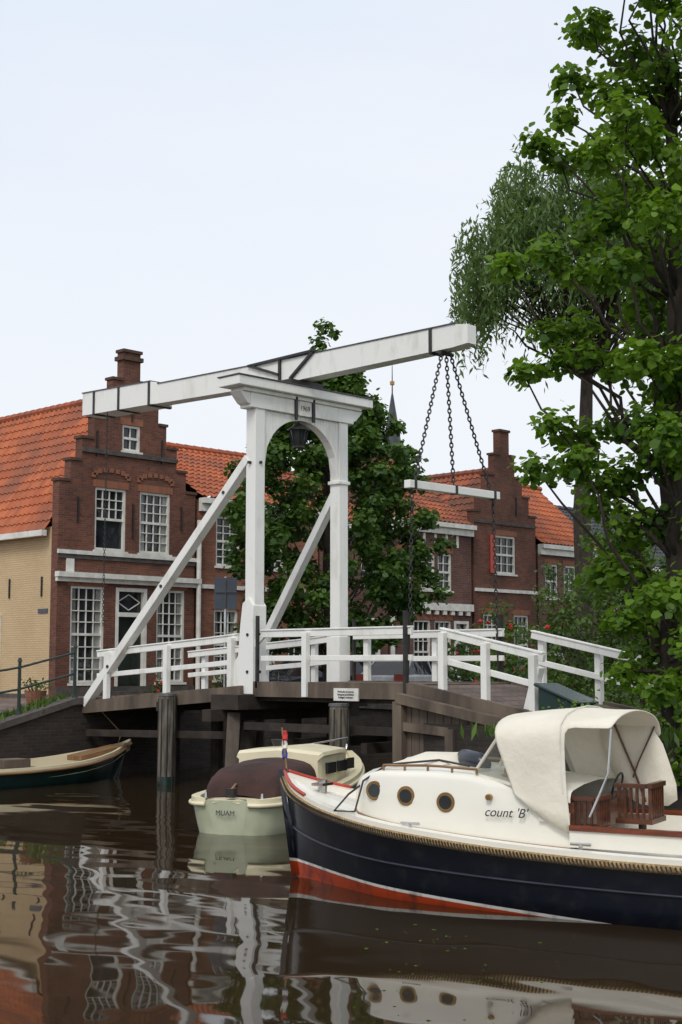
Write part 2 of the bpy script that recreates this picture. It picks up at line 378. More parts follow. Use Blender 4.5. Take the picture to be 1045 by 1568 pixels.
def pantile(name,O,U,S,ulen,slen,k,parent,tw=.24,cl=.32,sub=5):
    O=Vector(O);U=Vector(U).normalized();S=Vector(S).normalized();N=U.cross(S).normalized()
    if N.z<0:N=-N
    nu=int(ulen/tw)*sub;ns=max(1,int(slen/cl));cl=slen/ns;vs=[];uv=[]
    sag=lambda u,s:.03*math.sin(u*.9+1.3)*math.sin(s*.7+.4)
    for j in range(ns):
        for h,ss,vv in ((.04,0,.02),(.0,1,.98)):
            for i in range(nu+1):
                u=i*tw/sub;ph=i/sub
                hh=.034*math.sin(2*math.pi*ph)+h+random.uniform(-.003,.003)+sag(u,(j+ss)*cl)
                vs.append(O+U*u+S*((j+ss)*cl)+N*hh);uv.append((ph+.001,j+vv))
    w_=nu+1;fs=[(r*w_+i,r*w_+i+1,(r+1)*w_+i+1,(r+1)*w_+i) for r in range(2*ns-1) for i in range(nu)]
    me=bpy.data.meshes.new(name);me.from_pydata(vs,[],fs);me.materials.append(M[k])
    ul=me.uv_layers.new(name='UVMap');idx=np.zeros(len(me.loops),dtype=np.int32);me.loops.foreach_get('vertex_index',idx)
    arr=np.array(uv)[idx].reshape(-1,4,2);cen=arr.mean(axis=1,keepdims=True)
    arr=np.floor(cen)+.5+np.zeros_like(arr);ul.data.foreach_set('uv',arr.ravel().astype(np.float32))
    me.update();o=bpy.data.objects.new(name,me);sc.collection.objects.link(o);o.parent=parent;return o
def ridge(mb,p0,p1,k):
    p0=Vector(p0);p1=Vector(p1);n=int((p1-p0).length/.35)
    for i in range(n):
        a=p0.lerp(p1,i/n);b_=p0.lerp(p1,(i+1.08)/n);mb.cyl(a,b_,.13,.11,k,8)

def house(name,x,y0,y1,ground,eave,rz,bm,tm,wins,doors=(),steps=None,depth=7,cornice=True,side=None):
    e=empty(name);P=lambda a,z,d:(x+d,a,z);yc=(y0+y1)/2;hw=(y1-y0)/2
    base=ground-.6
    st=steps or [(hw,eave)]
    def solid(a,z):
        for (a0,a1,z0,z1,*_) in list(wins)+list(doors):
            if a0<a<a1 and z0<z<z1:return False
        w_=0
        for h,zt in st:
            if z<zt: w_=h;break
        return abs(a-yc)<w_
    A=[y0,y1]+[yc-h for h,_ in st]+[yc+h for h,_ in st];Z=[base]+[z for _,z in st]
    for q in list(wins)+list(doors):A+=[q[0],q[1]];Z+=[q[2],q[3]]
    mb=MB();wallgrid(mb,P,A,Z,solid,.3,bm)
    sb=side or bm
    xb=x-depth
    if steps:
        mb.box(xb,x-.302,y0,y0+.25,base,eave,sb);mb.box(xb,x-.302,y1-.25,y1,base,eave,bm)
        mb.prism([(y0,base),(y1,base),(y1,eave),(yc,rz-.1),(y0,eave)],xb-.25,xb-.002,'x',bm)
    else:
        xc=x-depth/2
        for ya,yb in ((y0+.002,y0+.25),(y1-.25,y1-.002)):
            mb.prism([(xb,base),(x-.302,base),(x-.302,eave-.02),(xc,rz-.12),(xb,eave-.02)],ya,yb,'y',bm)
        mb.box(xb-.25,xb-.002,y0,y1,base,eave,bm)
    mb.obj('walls',e,recalc=False)
    mw=MB()
    for q in wins:
        a0,a1,z0,z1=q[:4];kw=q[4] if len(q)>4 else {}
        window(mw,P,a0,a1,z0,z1,**kw)
        mw.pbox(P,a0-.08,a1+.08,z1+.003,z1+.2,-.1,.012,'arch')
    if wins:mw.obj('windows',e)
    for (a0,a1,z0,z1,*_) in doors:
        md=MB();zt=z1-.75
        md.pbox(P,a0,a0+.1,z0,z1,-.2,.02,'frame');md.pbox(P,a1-.1,a1,z0,z1,-.2,.02,'frame')
        md.pbox(P,a0+.1,a1-.1,z1-.1,z1,-.2,.02,'frame');md.pbox(P,a0+.1,a1-.1,zt-.06,zt+.06,-.2,.04,'frame')
        md.pbox(P,a0+.1,a1-.1,z0,zt-.06,-.25,-.12,'door')
        md.pbox(P,a0+.1,a1-.1,zt+.06,z1-.1,-.25,-.14,'glass')
        am=(a0+a1)/2
        for s_ in (-1,1):
            md.pbox(P,am+s_*.23-.15,am+s_*.23+.15,z0+.2,z0+.95,-.119,-.095,'door')
            md.pbox(P,am+s_*.23-.15,am+s_*.23+.15,z0+1.1,zt-.2,-.119,-.095,'door')
            zc=(zt+z1)/2-.02
            md.beam(P(am+s_*(a1-a0)*.36,zc,-.125),P(am,zc+.22,-.125),.025,.025,'frame')
            md.beam(P(am+s_*(a1-a0)*.36,zc,-.125),P(am,zc-.22,-.125),.025,.025,'frame')
        md.pbox(P,a0-.1,a1+.1,ground-.3,z0-.002,-.1,.35,'stone')
        md.cyl(P(a1-.3,z0+1.05,-.12),P(a1-.3,z0+1.05,-.06),.03,.03,'brass',8)
        md.obj('door',e)
    tr=MB()
    if steps:
        lst=st
        for i,(h,zt) in enumerate(lst):
            nh=lst[i+1][0] if i+1<len(lst) else 0
            if nh>0:
                for s_ in (-1,1):
                    a,b_=sorted((yc+s_*(h+.04),yc+s_*(nh+.005)))
                    tr.box(x-.34,x+.04,a,b_,zt+.003,zt+.08,'capbrick')
            else: tr.box(x-.34,x+.05,yc-h-.04,yc+h+.04,zt+.003,zt+.09,'capbrick')
        sl_=Vector((0,yc-(y0-.2),rz-eave+.12))
        pantile('roof',(x-.31,y0-.2,eave-.12),(-1,0,0),sl_,depth,sl_.length,tm,e,sub=6 if side else 4)
        sr=Vector((0,yc-(y1+.2),rz-eave+.12))
        pantile('roof_far_slope',(x-.31,y1+.2,eave-.12),(-1,0,0),sr,depth,sr.length,tm,e)
        ridge(tr,(x-.35,yc,rz+.02),(x-depth,yc,rz+.02),tm)
        tr.box(x-depth,x-.31,y0-.32,y0-.16,eave-.26,eave-.1,'frame')
    else:
        xc=x-depth/2
        sl_=Vector((xc-(x+.15),0,rz-eave));pantile('roof',(x+.15,y0,eave+.05),(0,1,0),sl_,y1-y0,sl_.length,tm,e)
        s2=Vector((xc-(xb-.15),0,rz-eave));pantile('roof_back_slope',(xb-.15,y0,eave+.05),(0,1,0),s2,y1-y0,s2.length,tm,e)
        ridge(tr,(xc,y0,rz+.07),(xc,y1,rz+.07),tm)
        if cornice:
            tr.box(x+.003,x+.28,y0,y1,eave-.13,eave+.03,'frame');tr.box(x+.003,x+.14,y0,y1,eave-.36,eave-.133,'frame')
    tr.obj('roof_trim',e)
    return e,P
x=-12.2
W3=dict(cols=4,rows=8,curt=.22)
h1,P=house('stepped_gable_house',x,2.68,7.48,1.5,6.1,10.1,'brick1','tile',
  wins=[(3.13,4.26,1.85,4.5,W3),(6.09,7.13,1.85,4.5,W3),(3.88,4.95,5.52,7.28,dict(cols=4,rows=6,openlow=True)),(5.43,6.54,5.52,7.28,dict(cols=4,rows=6,curt=.2)),(4.78,5.42,8.4,9.15,dict(cols=2,rows=2,glass='glass'))],
  doors=[(4.64,5.73,1.62,4.5)],steps=[(2.4,7.35),(2.03,7.95),(1.68,8.6),(1.28,9.25),(.98,9.95),(.66,10.4),(.3,11.25)],depth=16,side='beige')
mb=MB()
mb.pbox(P,2.6,7.6,4.72,4.86,.003,.2,'frame');mb.pbox(P,2.62,7.56,4.6,4.717,.003,.1,'frame')
mb.pbox(P,2.66,7.5,5.36,5.47,.003,.07,'frame');mb.pbox(P,2.68,7.48,5.24,5.357,.003,.04,'stone')
mb.pbox(P,3.4,6.76,8.22,8.34,.003,.07,'stone');mb.pbox(P,2.68,7.48,1.0,1.75,.003,.05,'stone')
mb.pbox(P,2.95,3.2,4.87,5.23,.003,.045,'frame')
for a in (5.18,): mb.pbox(P,a-.02,a+.02,5.9,6.9,.003,.05,'black')
for a,z in ((3.3,6.6),(6.95,6.6),(3.9,8.5),(6.2,8.5),(5.1,9.6)): mb.pbox(P,a-.02,a+.02,z-.35,z+.35,.003,.045,'black')
for ac in (4.41,5.98):
    for i in range(9):
        t=math.pi*(i+.5)/9; a=ac+.62*math.cos(t); z=7.5+.22*math.sin(t)
        mb.pbox(P,a-.07,a+.07,z,z+.13,.013,.03,'arch')
mb.cyl((x+.12,7.55,1.2),(x+.12,7.55,6.6),.07,.07,'frame',10)
mb.box(x-.36,x+.07,4.72,5.44,11.02,11.14,'capbrick')
mb.obj('facade_trim',h1)
PS=lambda a,z,d:(a,2.68-d,z)
mb=MB()
for a0 in (-16.0,-19.5,-23): 
    P2=lambda a,z,d:(a,2.68-d-.16,z)
    window(mb,P2,a0,a0+1.05,2.0,3.7,cols=3,rows=6)
    mb.pbox(PS,a0-.06,a0,1.93,3.76,.003,.13,'frame');mb.pbox(PS,a0+1.05,a0+1.11,1.93,3.76,.003,.13,'frame');mb.pbox(PS,a0,a0+1.05,3.7,3.76,.003,.13,'frame')
mb.pbox(PS,-13.05,-12.6,3.75,3.87,.003,.03,'signgrey')
mb.pbox(PS,-28,-12.52,1.0,1.55,.003,.03,'stone')
for a in (-12.9,-14.5,-17): mb.pbox(PS,a-.02,a+.02,4.2,4.75,.003,.045,'black')
mb.obj('side_windows',h1)

U=dict(cols=3,rows=6);UC=dict(cols=3,rows=6,curt=.25);V2=dict(cols=2,rows=4)
h2,P=house('brick_house',x,7.62,12.6,1.4,7.25,9.3,'brick2','tile',
  wins=[(8.3,9.25,5.3,6.8,U),(10.2,11.1,5.3,6.8,U),(8.25,9.2,1.9,4.0,UC),(11.3,12.2,1.9,4.0,U)],doors=[(9.7,10.7,1.45,4.0)],depth=6.6)
mb=MB();mb.pbox(P,7.7,12.58,4.6,4.72,.003,.08,'frame');mb.pbox(P,7.7,12.58,1,1.7,.003,.05,'stone');mb.obj('facade_trim',h2)
h3,P=house('brick_house',x,12.7,15.9,1.2,6.9,8.9,'brick3','tile2',
  wins=[(13,13.9,5,6.4,U),(14.6,15.5,5,6.4,U),(13,13.9,1.8,3.9,U)],doors=[(14.5,15.5,1.3,3.9)],depth=6.6)
h4,P=house('brick_house',x,16.0,20.35,1.1,7.3,9.9,'brick3','tile2',
  wins=[(17.6,18.35,4.95,6.25,V2),(18.5,19.25,4.95,6.25,V2),(16.4,17.1,4.95,6.25,V2),(17.2,18.1,1.7,3.9,U),(18.3,19.2,1.7,3.9,U)],doors=[(19.35,20.15,1.2,3.9)],depth=7)
mb=MB();mb.pbox(P,16.02,20.33,4.25,4.5,.003,.12,'frame')
for i in range(10): mb.pbox(P,16.1+i*.43,16.28+i*.43,4.1,4.25,.003,.1,'frame')
for a in (16.5,17.1,17.7,18.3,18.9,19.5): mb.pbox(P,a,a+.12,6.5,6.93,.003,.03,'frame')
mb.pbox(P,16.03,16.2,1.6,4.08,.003,.05,'frame')
mb.box(-14.5,-13.9,16.6,17.3,8.6,10.2,'brick3');mb.obj('facade_trim',h4)
h5,P=house('stepped_gable_house',x,20.5,24.2,1.1,7.3,9.6,'brick1','tile2',
  wins=[(21.75,22.95,5.7,7.1,dict(cols=3,rows=4)),(21.0,21.9,2,4.2,U),(22.8,23.7,2,4.2,U)],steps=[(1.85,7.9),(1.45,8.6),(1.05,9.3),(.6,10.1),(.28,11.0)],depth=8)
mb=MB();mb.pbox(P,21.4,21.72,5.7,7.1,.003,.05,'red');mb.pbox(P,20.52,24.18,7.5,7.6,.003,.06,'stone');mb.pbox(P,20.52,24.18,5.0,5.12,.003,.08,'frame')
mb.pbox(P,21.6,21.66,7.9,8.6,.003,.05,'black');mb.pbox(P,23.0,23.06,7.9,8.6,.003,.05,'black')
mb.obj('shutters_and_bands',h5)
h6,P=house('brick_house',x,24.35,28.6,1.1,6.9,9.6,'brick3','tile',
  wins=[(24.8,25.6,4.9,6.2,V2),(26,26.8,4.9,6.2,V2),(27.2,28,4.9,6.2,V2),(25,26,1.7,3.8,U)],doors=[(26.6,27.5,1.2,3.8)],depth=6)
h7,P=house('brick_house',x,28.8,36,1.1,6.4,9.0,'brick1','slate',
  wins=[(29.4,30.3,4.5,5.8,U),(31.3,32.2,4.5,5.8,U),(33.2,34.1,4.5,5.8,U)],depth=7)
e=empty('church_spire');mb=MB()
cx,cy=-60.7,69.4
mb.box(cx-3,cx+3,cy-3,cy+3,1,13,'brick3');mb.cyl((cx,cy,13),(cx,cy,17),3.6,1.0,'slate',8);mb.cyl((cx,cy,17),(cx,cy,20.5),.85,.75,'slate',8)
mb.cyl((cx,cy,20.5),(cx,cy,21),1.05,1.0,'slate',8);mb.cyl((cx,cy,21),(cx,cy,25.5),.8,.08,'slate',8);mb.cyl((cx,cy,25.5),(cx,cy,28),.06,.03,'black',6)
mb.cyl((cx,cy,26.3),(cx,cy,26.6),.2,.2,'brass',8);mb.obj('tower',e)

# ------------------------------------------------------------------ drawbridge
br=empty('drawbridge')
mb=MB()
mb.prism([(-.5,1.78),(.15,1.78),(.15,3.45),(.02,3.6),(-.16,3.5),(-.22,3.1),(-.28,2.5),(-.5,2.25)],-1.32,-.98,'y','white')
mb.prism([(-.2,1.78),(.16,1.78),(.16,2.9),(-.2,2.9)],.99,1.31,'y','white')
for s_ in (-1,1):
    mb.beam((0,s_*1.15,1.9),(.0,s_*1.15,7.25),.25,.27,'white',.25,.27,up=(1,0,0))
n=24
for i in range(n):
    ya=-1.022+2.044*i/n;yb=-1.022+2.044*(i+1)/n
    fz=lambda y:6.1+1.05*math.sqrt(max(0,1-(y/1.01)**2))**.95 if abs(y)<1.01 else 6.0
    mb.prism([(ya,fz(ya)),(yb,fz(yb)),(yb,7.248),(ya,7.248)],-.1,.1,'x','white')
mb.box(-.16,.16,-1.42,1.42,7.25,7.54,'white')
mb.box(-.2,.2,-1.62,1.62,7.543,7.62,'white')
mb.box(-.3,.3,-1.85,1.85,7.623,7.8,'white')
for s_ in (-1,1):
    mb.prism([(s_*1.422,7.3),(s_*1.5,7.33),(s_*1.62,7.45),(s_*1.7,7.54),(s_*1.422,7.54)],-.15,.15,'x','white')
mb.box(-.16,.16,.98,1.32,5.98,6.05,'white')
mb.obj('portal_frame',br,bevel=.012)
mb=MB();mb.box(-.32,.32,-1.87,1.87,7.803,7.825,'lead')
mb.box(.163,.18,-.15,.15,7.24,7.53,'frame')
for a in (-.24,.24): mb.box(.16,.2,a-.03,a+.03,7.14,7.6,'black')
mb.obj('lintel_fittings',br)
text('year_plate','1969',.14,(.184,0,7.385),(math.pi/2,0,math.pi/2),'black',br)
mb=MB()
st=[(-6.95,8.1,8.62,.3),(-4.4,8.04,8.55,.3),(-4.3,8.06,8.5,.17),(0,7.95,8.42,.17),(4.15,7.98,8.40,.16),(4.45,8.02,8.36,.12)]
for (xa,za,zb,wa),(xb_,zc,zd,wb) in zip(st[:-1],st[1:]):
    vs=[(xa,-wa,za),(xa,wa,za),(xa,wa,zb),(xa,-wa,zb),(xb_,-wb,zc),(xb_,wb,zc),(xb_,wb,zd),(xb_,-wb,zd)]
    mb.add(vs,[(0,1,2,3),(7,6,5,4),(0,4,5,1),(1,5,6,2),(2,6,7,3),(3,7,4,0)],'white')
mb.obj('balance_beam',br)
mb=MB()
mb.beam((-6.97,0,8.632),(-4.4,0,8.562),.64,.02,'lead');mb.beam((-4.4,0,8.512),(0,0,8.432),.38,.02,'lead');mb.beam((0,0,8.432),(4.2,0,8.412),.37,.02,'lead')
for X,w_,za,zb in ((-6.5,.31,8.08,8.62),(-5.56,.31,8.06,8.6),(-4.45,.31,8.03,8.57),(3.62,.175,7.96,8.42)):
    for s_ in (-1,1): mb.box(X-.035,X+.035,s_*w_-.008,s_*w_+.008,za,zb,'black')
    mb.box(X-.035,X+.035,-w_,w_,za-.02,za+.006,'black')
def bar(p,q): mb.beam(p,q,.05,.05,'black')
bar((-1.3,-.2,8.44),(.65,-.2,8.47));bar((-.35,-.2,8.42),(-.35,-.2,7.85));bar((.6,-.2,8.45),(-.05,-.2,8.0));bar((-1.2,-.2,8.42),(-.35,-.2,8.12))
mb.box(-.25,.25,-.45,.45,7.83,7.93,'black')
mb.obj('beam_ironwork',br)
def chain(mb,p0,p1,L=.1,r=.011):
    p0=Vector(p0);p1=Vector(p1);d=(p1-p0);n=max(2,int(d.length/(L*.78)));d.normalize();a=d.orthogonal().normalized();b_=d.cross(a)
    for i in range(n):
        c=p0.lerp(p1,(i+.5)/n);s_=a if i%2 else b_;vs=[];fs=[];m1=10;m2=5;o=s_.cross(d)
        for j in range(m1):
            t=2*math.pi*j/m1;cc=c+d*math.cos(t)*L*.5+s_*math.sin(t)*L*.27;rad=(d*math.cos(t)+s_*math.sin(t)).normalized()
            for l in range(m2):
                q=2*math.pi*l/m2;vs.append(cc+rad*math.cos(q)*r+o*math.sin(q)*r)
        for j in range(m1):
            for l in range(m2): fs.append((j*m2+l,j*m2+(l+1)%m2,((j+1)%m1)*m2+(l+1)%m2,((j+1)%m1)*m2+l))
        mb.add(vs,fs,'black')
mb=MB()
mb.cyl((3.85,-.18,7.93),(3.85,.18,7.93),.04,.04,'black',8)
chain(mb,(3.85,-.12,7.93),(4,-1.05,5.5),r=.014);chain(mb,(3.85,0,7.93),(4,0,5.5),r=.014);chain(mb,(3.85,.12,7.93),(4,1.05,5.5),r=.014)
chain(mb,(4,-1.12,5.35),(4,-1.2,2.9));chain(mb,(4,1.12,5.35),(4,1.2,2.9))
mb.obj('lifting_chains',br)
mb=MB();chain(mb,(-5.95,-.32,8.05),(-5.95,-.34,3.2),r=.007,L=.08);mb.obj('pull_chain',br)
mb=MB();mb.box(3.93,4.07,-1.25,1.25,5.36,5.5,'white');mb.obj('spreader_bar',br,bevel=.01)
mb=MB()
for a in (-1.1,0,1.1): mb.box(3.92,4.08,a-.03,a+.03,5.35,5.51,'black')
for s_ in (-1,1):
    mb.box(3.97,4.03,s_*1.31-.035,s_*1.31+.035,1.85,3.25,'black')
    mb.box(.24,.29,s_*1.31-.03,s_*1.31+.03,1.9,3.25,'black')
    mb.cyl((3.99,s_*1.2,2.9),(3.99,s_*1.25,2.0),.02,.02,'black',6)
mb.obj('hangers',br)
mb=MB()
mb.beam((-.1,-1.2,6.3),(-5.15,-1.32,1.5),.19,.17,'white',.2,.17)
mb.beam((-.12,1.2,5.85),(-3.1,1.3,1.85),.17,.16,'white')
mb.obj('raking_braces',br,bevel=.01)
mb=MB()
for X,Yv,z in ((-.75,-1.21,5.68),(-2.6,-1.26,3.92),(-4.3,-1.3,2.3)):
    mb.cyl((X,Yv-.12,z),(X,Yv+.0,z),.035,.035,'black',8)
for z in (2.2,2.9,6.2):
    mb.cyl((.0,-1.34,z),(.0,-1.2,z),.03,.03,'black',8);mb.cyl((.17,-1.15,z),(.1,-1.15,z),.03,.03,'black',8)
mb.obj('bolts',br)
mb=MB()
mb.cyl((0,0,7.2),(0,0,7.12),.015,.015,'black',6);mb.cyl((0,0,7.0),(0,0,7.12),.22,.03,'black',8);mb.cyl((0,0,6.97),(0,0,7.0),.235,.235,'black',8)
mb.cyl((0,0,6.66),(0,0,6.97),.11,.18,'glass',8);mb.cyl((0,0,6.62),(0,0,6.66),.12,.12,'black',8)
for i in range(8):
    t=2*math.pi*(i+.0)/8;mb.beam((.12*math.cos(t),.12*math.sin(t),6.66),(.19*math.cos(t),.19*math.sin(t),6.97),.018,.018,'black')
mb.obj('lantern',br)
def dz(X): return float(np.interp(X,[-5.3,-4.8,-.4,0,4.15,4.7,7.0,9.5],[1.6,1.66,1.93,2.0,2.0,1.97,1.5,1.4]))
mb=MB()
n=15
for i in range(n):
    X=.2+3.95*i/n;mb.box(X,X+3.95/n-.012,-1.22,1.22,1.94+random.uniform(-.003,.003),2.0,'wood')
for yv in (-1.1,-.4,.4,1.1): mb.box(.2,4.14,yv-.09,yv+.09,1.66,1.935,'darkwood')
mb.box(.18,4.16,-1.34,-1.225,1.74,2.02,'wood');mb.box(.18,4.16,1.225,1.34,1.74,2.02,'wood')
n=20
for i in range(n):
    Xa=-5.25+5.3*i/n;Xb=-5.25+5.3*(i+1)/n-.012;mb.beam((Xa,0,dz(Xa)-.035),(Xb,0,dz(Xb)-.035),2.5,.06,'wood')
for yv in (-1.33,-.5,.5,1.33): mb.beam((-5.3,yv,dz(-5.3)-.17),(-.1,yv,dz(-.1)-.17),.15,.26,'wood' if abs(yv)>1 else 'darkwood')
mb.obj('timber_deck',br)
mb=MB()
mb.beam((4.2,0,1.93),(7.05,0,1.45),2.7,.1,'paving')
for yv in (-1.42,1.42): mb.beam((4.2,yv,1.93),(7.3,yv,1.4),.13,.22,'wood')
mb.beam((7.0,0,1.46),(12,0,1.36),2.9,.12,'paving')
mb.obj('approach_ramp',br)
mb=MB()
mb.box(-.55,.22,-1.75,1.75,1.5,1.775,'darkwood')
mb.box(-.5,-.25,-2.0,2.0,1.28,1.497,'darkwood')
for yv in (-1.15,0,1.15):
    mb.cyl((-.2,yv,-1),(-.12,yv,1.3),.17,.16,'darkwood',12);mb.cyl((-2.4,yv,-1),(-2.4,yv,1.6),.13,.13,'darkwood',10)
mb.beam((-.15,-1.5,1.4),(.25,-1.95,-.3),.24,.24,'wood')
mb.box(-2.52,-2.28,-1.5,1.5,1.42,1.6,'darkwood')
for X in (1.2,3.2):
    mb.beam((X,-1.5,.9),(X,1.5,.9),.14,.18,'darkwood')
mb.box(4.05,4.3,-1.6,1.6,1.4,1.72,'darkwood')
for yv in (-1.4,-.5,.5,1.4): mb.cyl((4.15,yv,-1),(4.15,yv,1.5),.14,.14,'darkwood',10)
mb.beam((4.1,-1.5,1.0),(1.0,1.5,1.0),.1,.16,'darkwood')
mb.beam((-5.1,-1.3,.9),(-.3,-1.3,1.0),.1,.14,'darkwood');mb.beam((.1,-1.45,1.2),(4.0,-1.45,1.2),.1,.14,'darkwood')
mb.obj('trestle_supports',br)
mb=MB()
n=18
for i in range(n):
    X=4.25+3.1*i/n;mb.box(X,X+3.1/n-.012,-1.64+random.uniform(0,.012),-1.56,-.8,dz(X+.08)-.28,'wood')
mb.beam((4.2,-1.7,1.32),(5.3,-1.7,1.25),.1,.14,'wood');mb.beam((4.2,-1.72,1.78),(7.3,-1.72,1.28),.16,.16,'wood')
mb.box(4.12,4.32,-1.78,-1.62,-.8,1.72,'wood');mb.box(5.25,5.42,-1.78,-1.65,-.8,1.3,'wood')
mb.obj('abutment_planking',br)
def pile(px,py,zt,r=.17):
    mb=MB();pts=[];n=10
    for i in range(n+1):
        pts.append((px+.012*math.sin(i*.9),py,-1+(zt+1)*i/n))
    mb.tube(pts,[r*(1+.02*math.sin(i*1.7)) for i in range(n+1)],'pile',16)
    for i in range(9):
        t=i/9*6.28;mb.tube([(px+r*.98*math.cos(t),py+r*.98*math.sin(t),-.5),(px+r*.99*math.cos(t+.1),py+r*.99*math.sin(t+.1),zt-.05)],.018,'darkwood',5)
    mb.cyl((px,py,zt+.002),(px,py,zt+.05),r*1.08,r*1.02,'lead',14)
    mb.cyl((px,py,-.3),(px,py,.16),r*1.03,r*1.02,'bgreen',14)
    return mb.obj('mooring_pile',smooth=False)
pile(-2.05,-1.6,1.72);pile(2.9,-1.8,1.62)
def rail(X0,X1,y,posts,zt=.9,zm=.45,name='railing'):
    mb=MB();k='white'
    f=dz;n=max(1,int(abs(X1-X0)/1.0)+1)
    for i in range(n):
        a=X0+(X1-X0)*i/n;b_=X0+(X1-X0)*(i+1)/n
        mb.beam((a,y,f(a)+zt),(b_,y,f(b_)+zt),.07,.12,k);mb.beam((a,y,f(a)+zm),(b_,y,f(b_)+zm),.06,.1,k)
        mb.beam((a,y,f(a)+zt+.075),(b_,y,f(b_)+zt+.075),.11,.03,k)
    s_=-1 if y<0 else 1
    for p in posts: mb.box(p-.06,p+.06,min(y+s_*.037,y+s_*.147),max(y+s_*.037,y+s_*.147),f(p)-.25,f(p)+zt+.02,k)
    return mb.obj(name,br,bevel=.008)
rail(-4.85,-.32,-1.25,(-4.4,-2.4,-.45));rail(-4.85,-.2,1.25,(-4.4,-2.4,-.9))
rail(.32,4.1,-1.25,(1.6,));rail(.32,4.1,1.25,(.6,2.4))
rail(4.75,6.85,-1.25,(4.85,5.75,6.7));rail(4.75,10.5,1.25,(4.9,6.1,7.4,8.7,10))
mb=MB();mb.beam((6.45,-1.2,1.45),(6.75,-1.25,2.3),.12,.14,'white');mb.beam((-.2,-1.25,2.45),(.4,-1.25,2.9),.06,.1,'white');mb.obj('rail_stay',br,bevel=.008)
e=empty('navigation_notice');mb=MB();mb.box(2.35,2.95,-1.38,-1.35,1.7,1.92,'frame');mb.obj('board',e)
text('lettering','Verboden te meren\nStopping prohibited\nAnlegen verboten',.05,(2.65,-1.385,1.81),(math.pi/2,0,0),'black',e)
e=empty('storage_bin');mb=MB();mb.prism([(6.9,1.45),(7.6,1.45),(7.6,1.72),(7.4,1.8),(6.9,2.0)],-1.5,-1.0,'y','bgreen');mb.beam((6.85,-1.25,2.03),(7.65,-1.25,1.74),.6,.05,'bgreen');mb.obj('bin_body',e,bevel=.02)
e=empty('traffic_sign');mb=MB();mb.cyl((-5.75,3.1,1.4),(-5.75,3.1,4.45),.035,.035,'steel',10)
dv=Vector((.71,.7,0))
mb.beam(Vector((-5.7,3.06,4.05))-dv*.27,Vector((-5.7,3.06,4.05))+dv*.27,.03,.75,'signgrey')
mb.beam(Vector((-5.66,3.02,4.08))-dv*.25,Vector((-5.66,3.02,4.08))+dv*.25,.02,.03,'lead');mb.beam(Vector((-5.655,3.015,3.7)),Vector((-5.655,3.015,4.4)),.03,.02,'lead')
mb.obj('sign_plate',e)
# bicycle on the quay
e=empty('parked_bicycle',(-6.0,4.4,1.5),math.radians(35));mb=MB();X_,Z_=(1,0,0),(0,0,1)
for xw in (-.52,.52):
    mb.ring((xw,0,.34),X_,Z_,.33,.018,'rubber');mb.ring((xw,0,.34),X_,Z_,.03,.02,'steel',10)
    for i in range(8):
        t=i*math.pi/4;mb.cyl((xw,0,.34),(xw+.32*math.cos(t),0,.34+.32*math.sin(t)),.003,.003,'steel',4)
for p,q in (((-.52,0,.34),(-.08,0,.3)),((-.08,0,.3),(-.2,0,.85)),((-.52,0,.34),(-.18,0,.75)),((-.08,0,.3),(.36,0,.8)),((-.18,0,.76),(.36,0,.84)),((.34,0,.95),(.52,0,.34))): mb.cyl(p,q,.016,.016,'black',6)
mb.box(-.34,-.1,-.07,.07,.86,.91,'rubber');mb.tube([(.2,-.28,1.05),(.32,-.2,1.08),(.34,0,1.0),(.32,.2,1.08),(.2,.28,1.05)],.013,'steel',6)
mb.box(-.75,-.3,-.08,.08,.7,.72,'black');mb.obj('bicycle_frame',e)
e=empty('quay_railing');mb=MB();pp=[]
for y in (-9.5,-7.8,-6.1,-4.4,-2.83,-1.45):
    z=hL(-5.3,y);mb.cyl((-5.4,y,z-.1),(-5.4,y,z+1.12),.04,.035,'irongreen',8);mb.cyl((-5.4,y,z+1.12),(-5.4,y,z+1.2),.055,.03,'irongreen',8);mb.cyl((-5.4,y,z),(-5.4,y,z+.1),.08,.06,'irongreen',8)
    pp.append((y,z))
for (ya,za),(yb,zb) in zip(pp[:-1],pp[1:]):
    for h in (1.0,.55): mb.cyl((-5.4,ya,za+h),(-5.4,yb,zb+h),.024,.024,'irongreen',8)
mb.obj('rails',e)

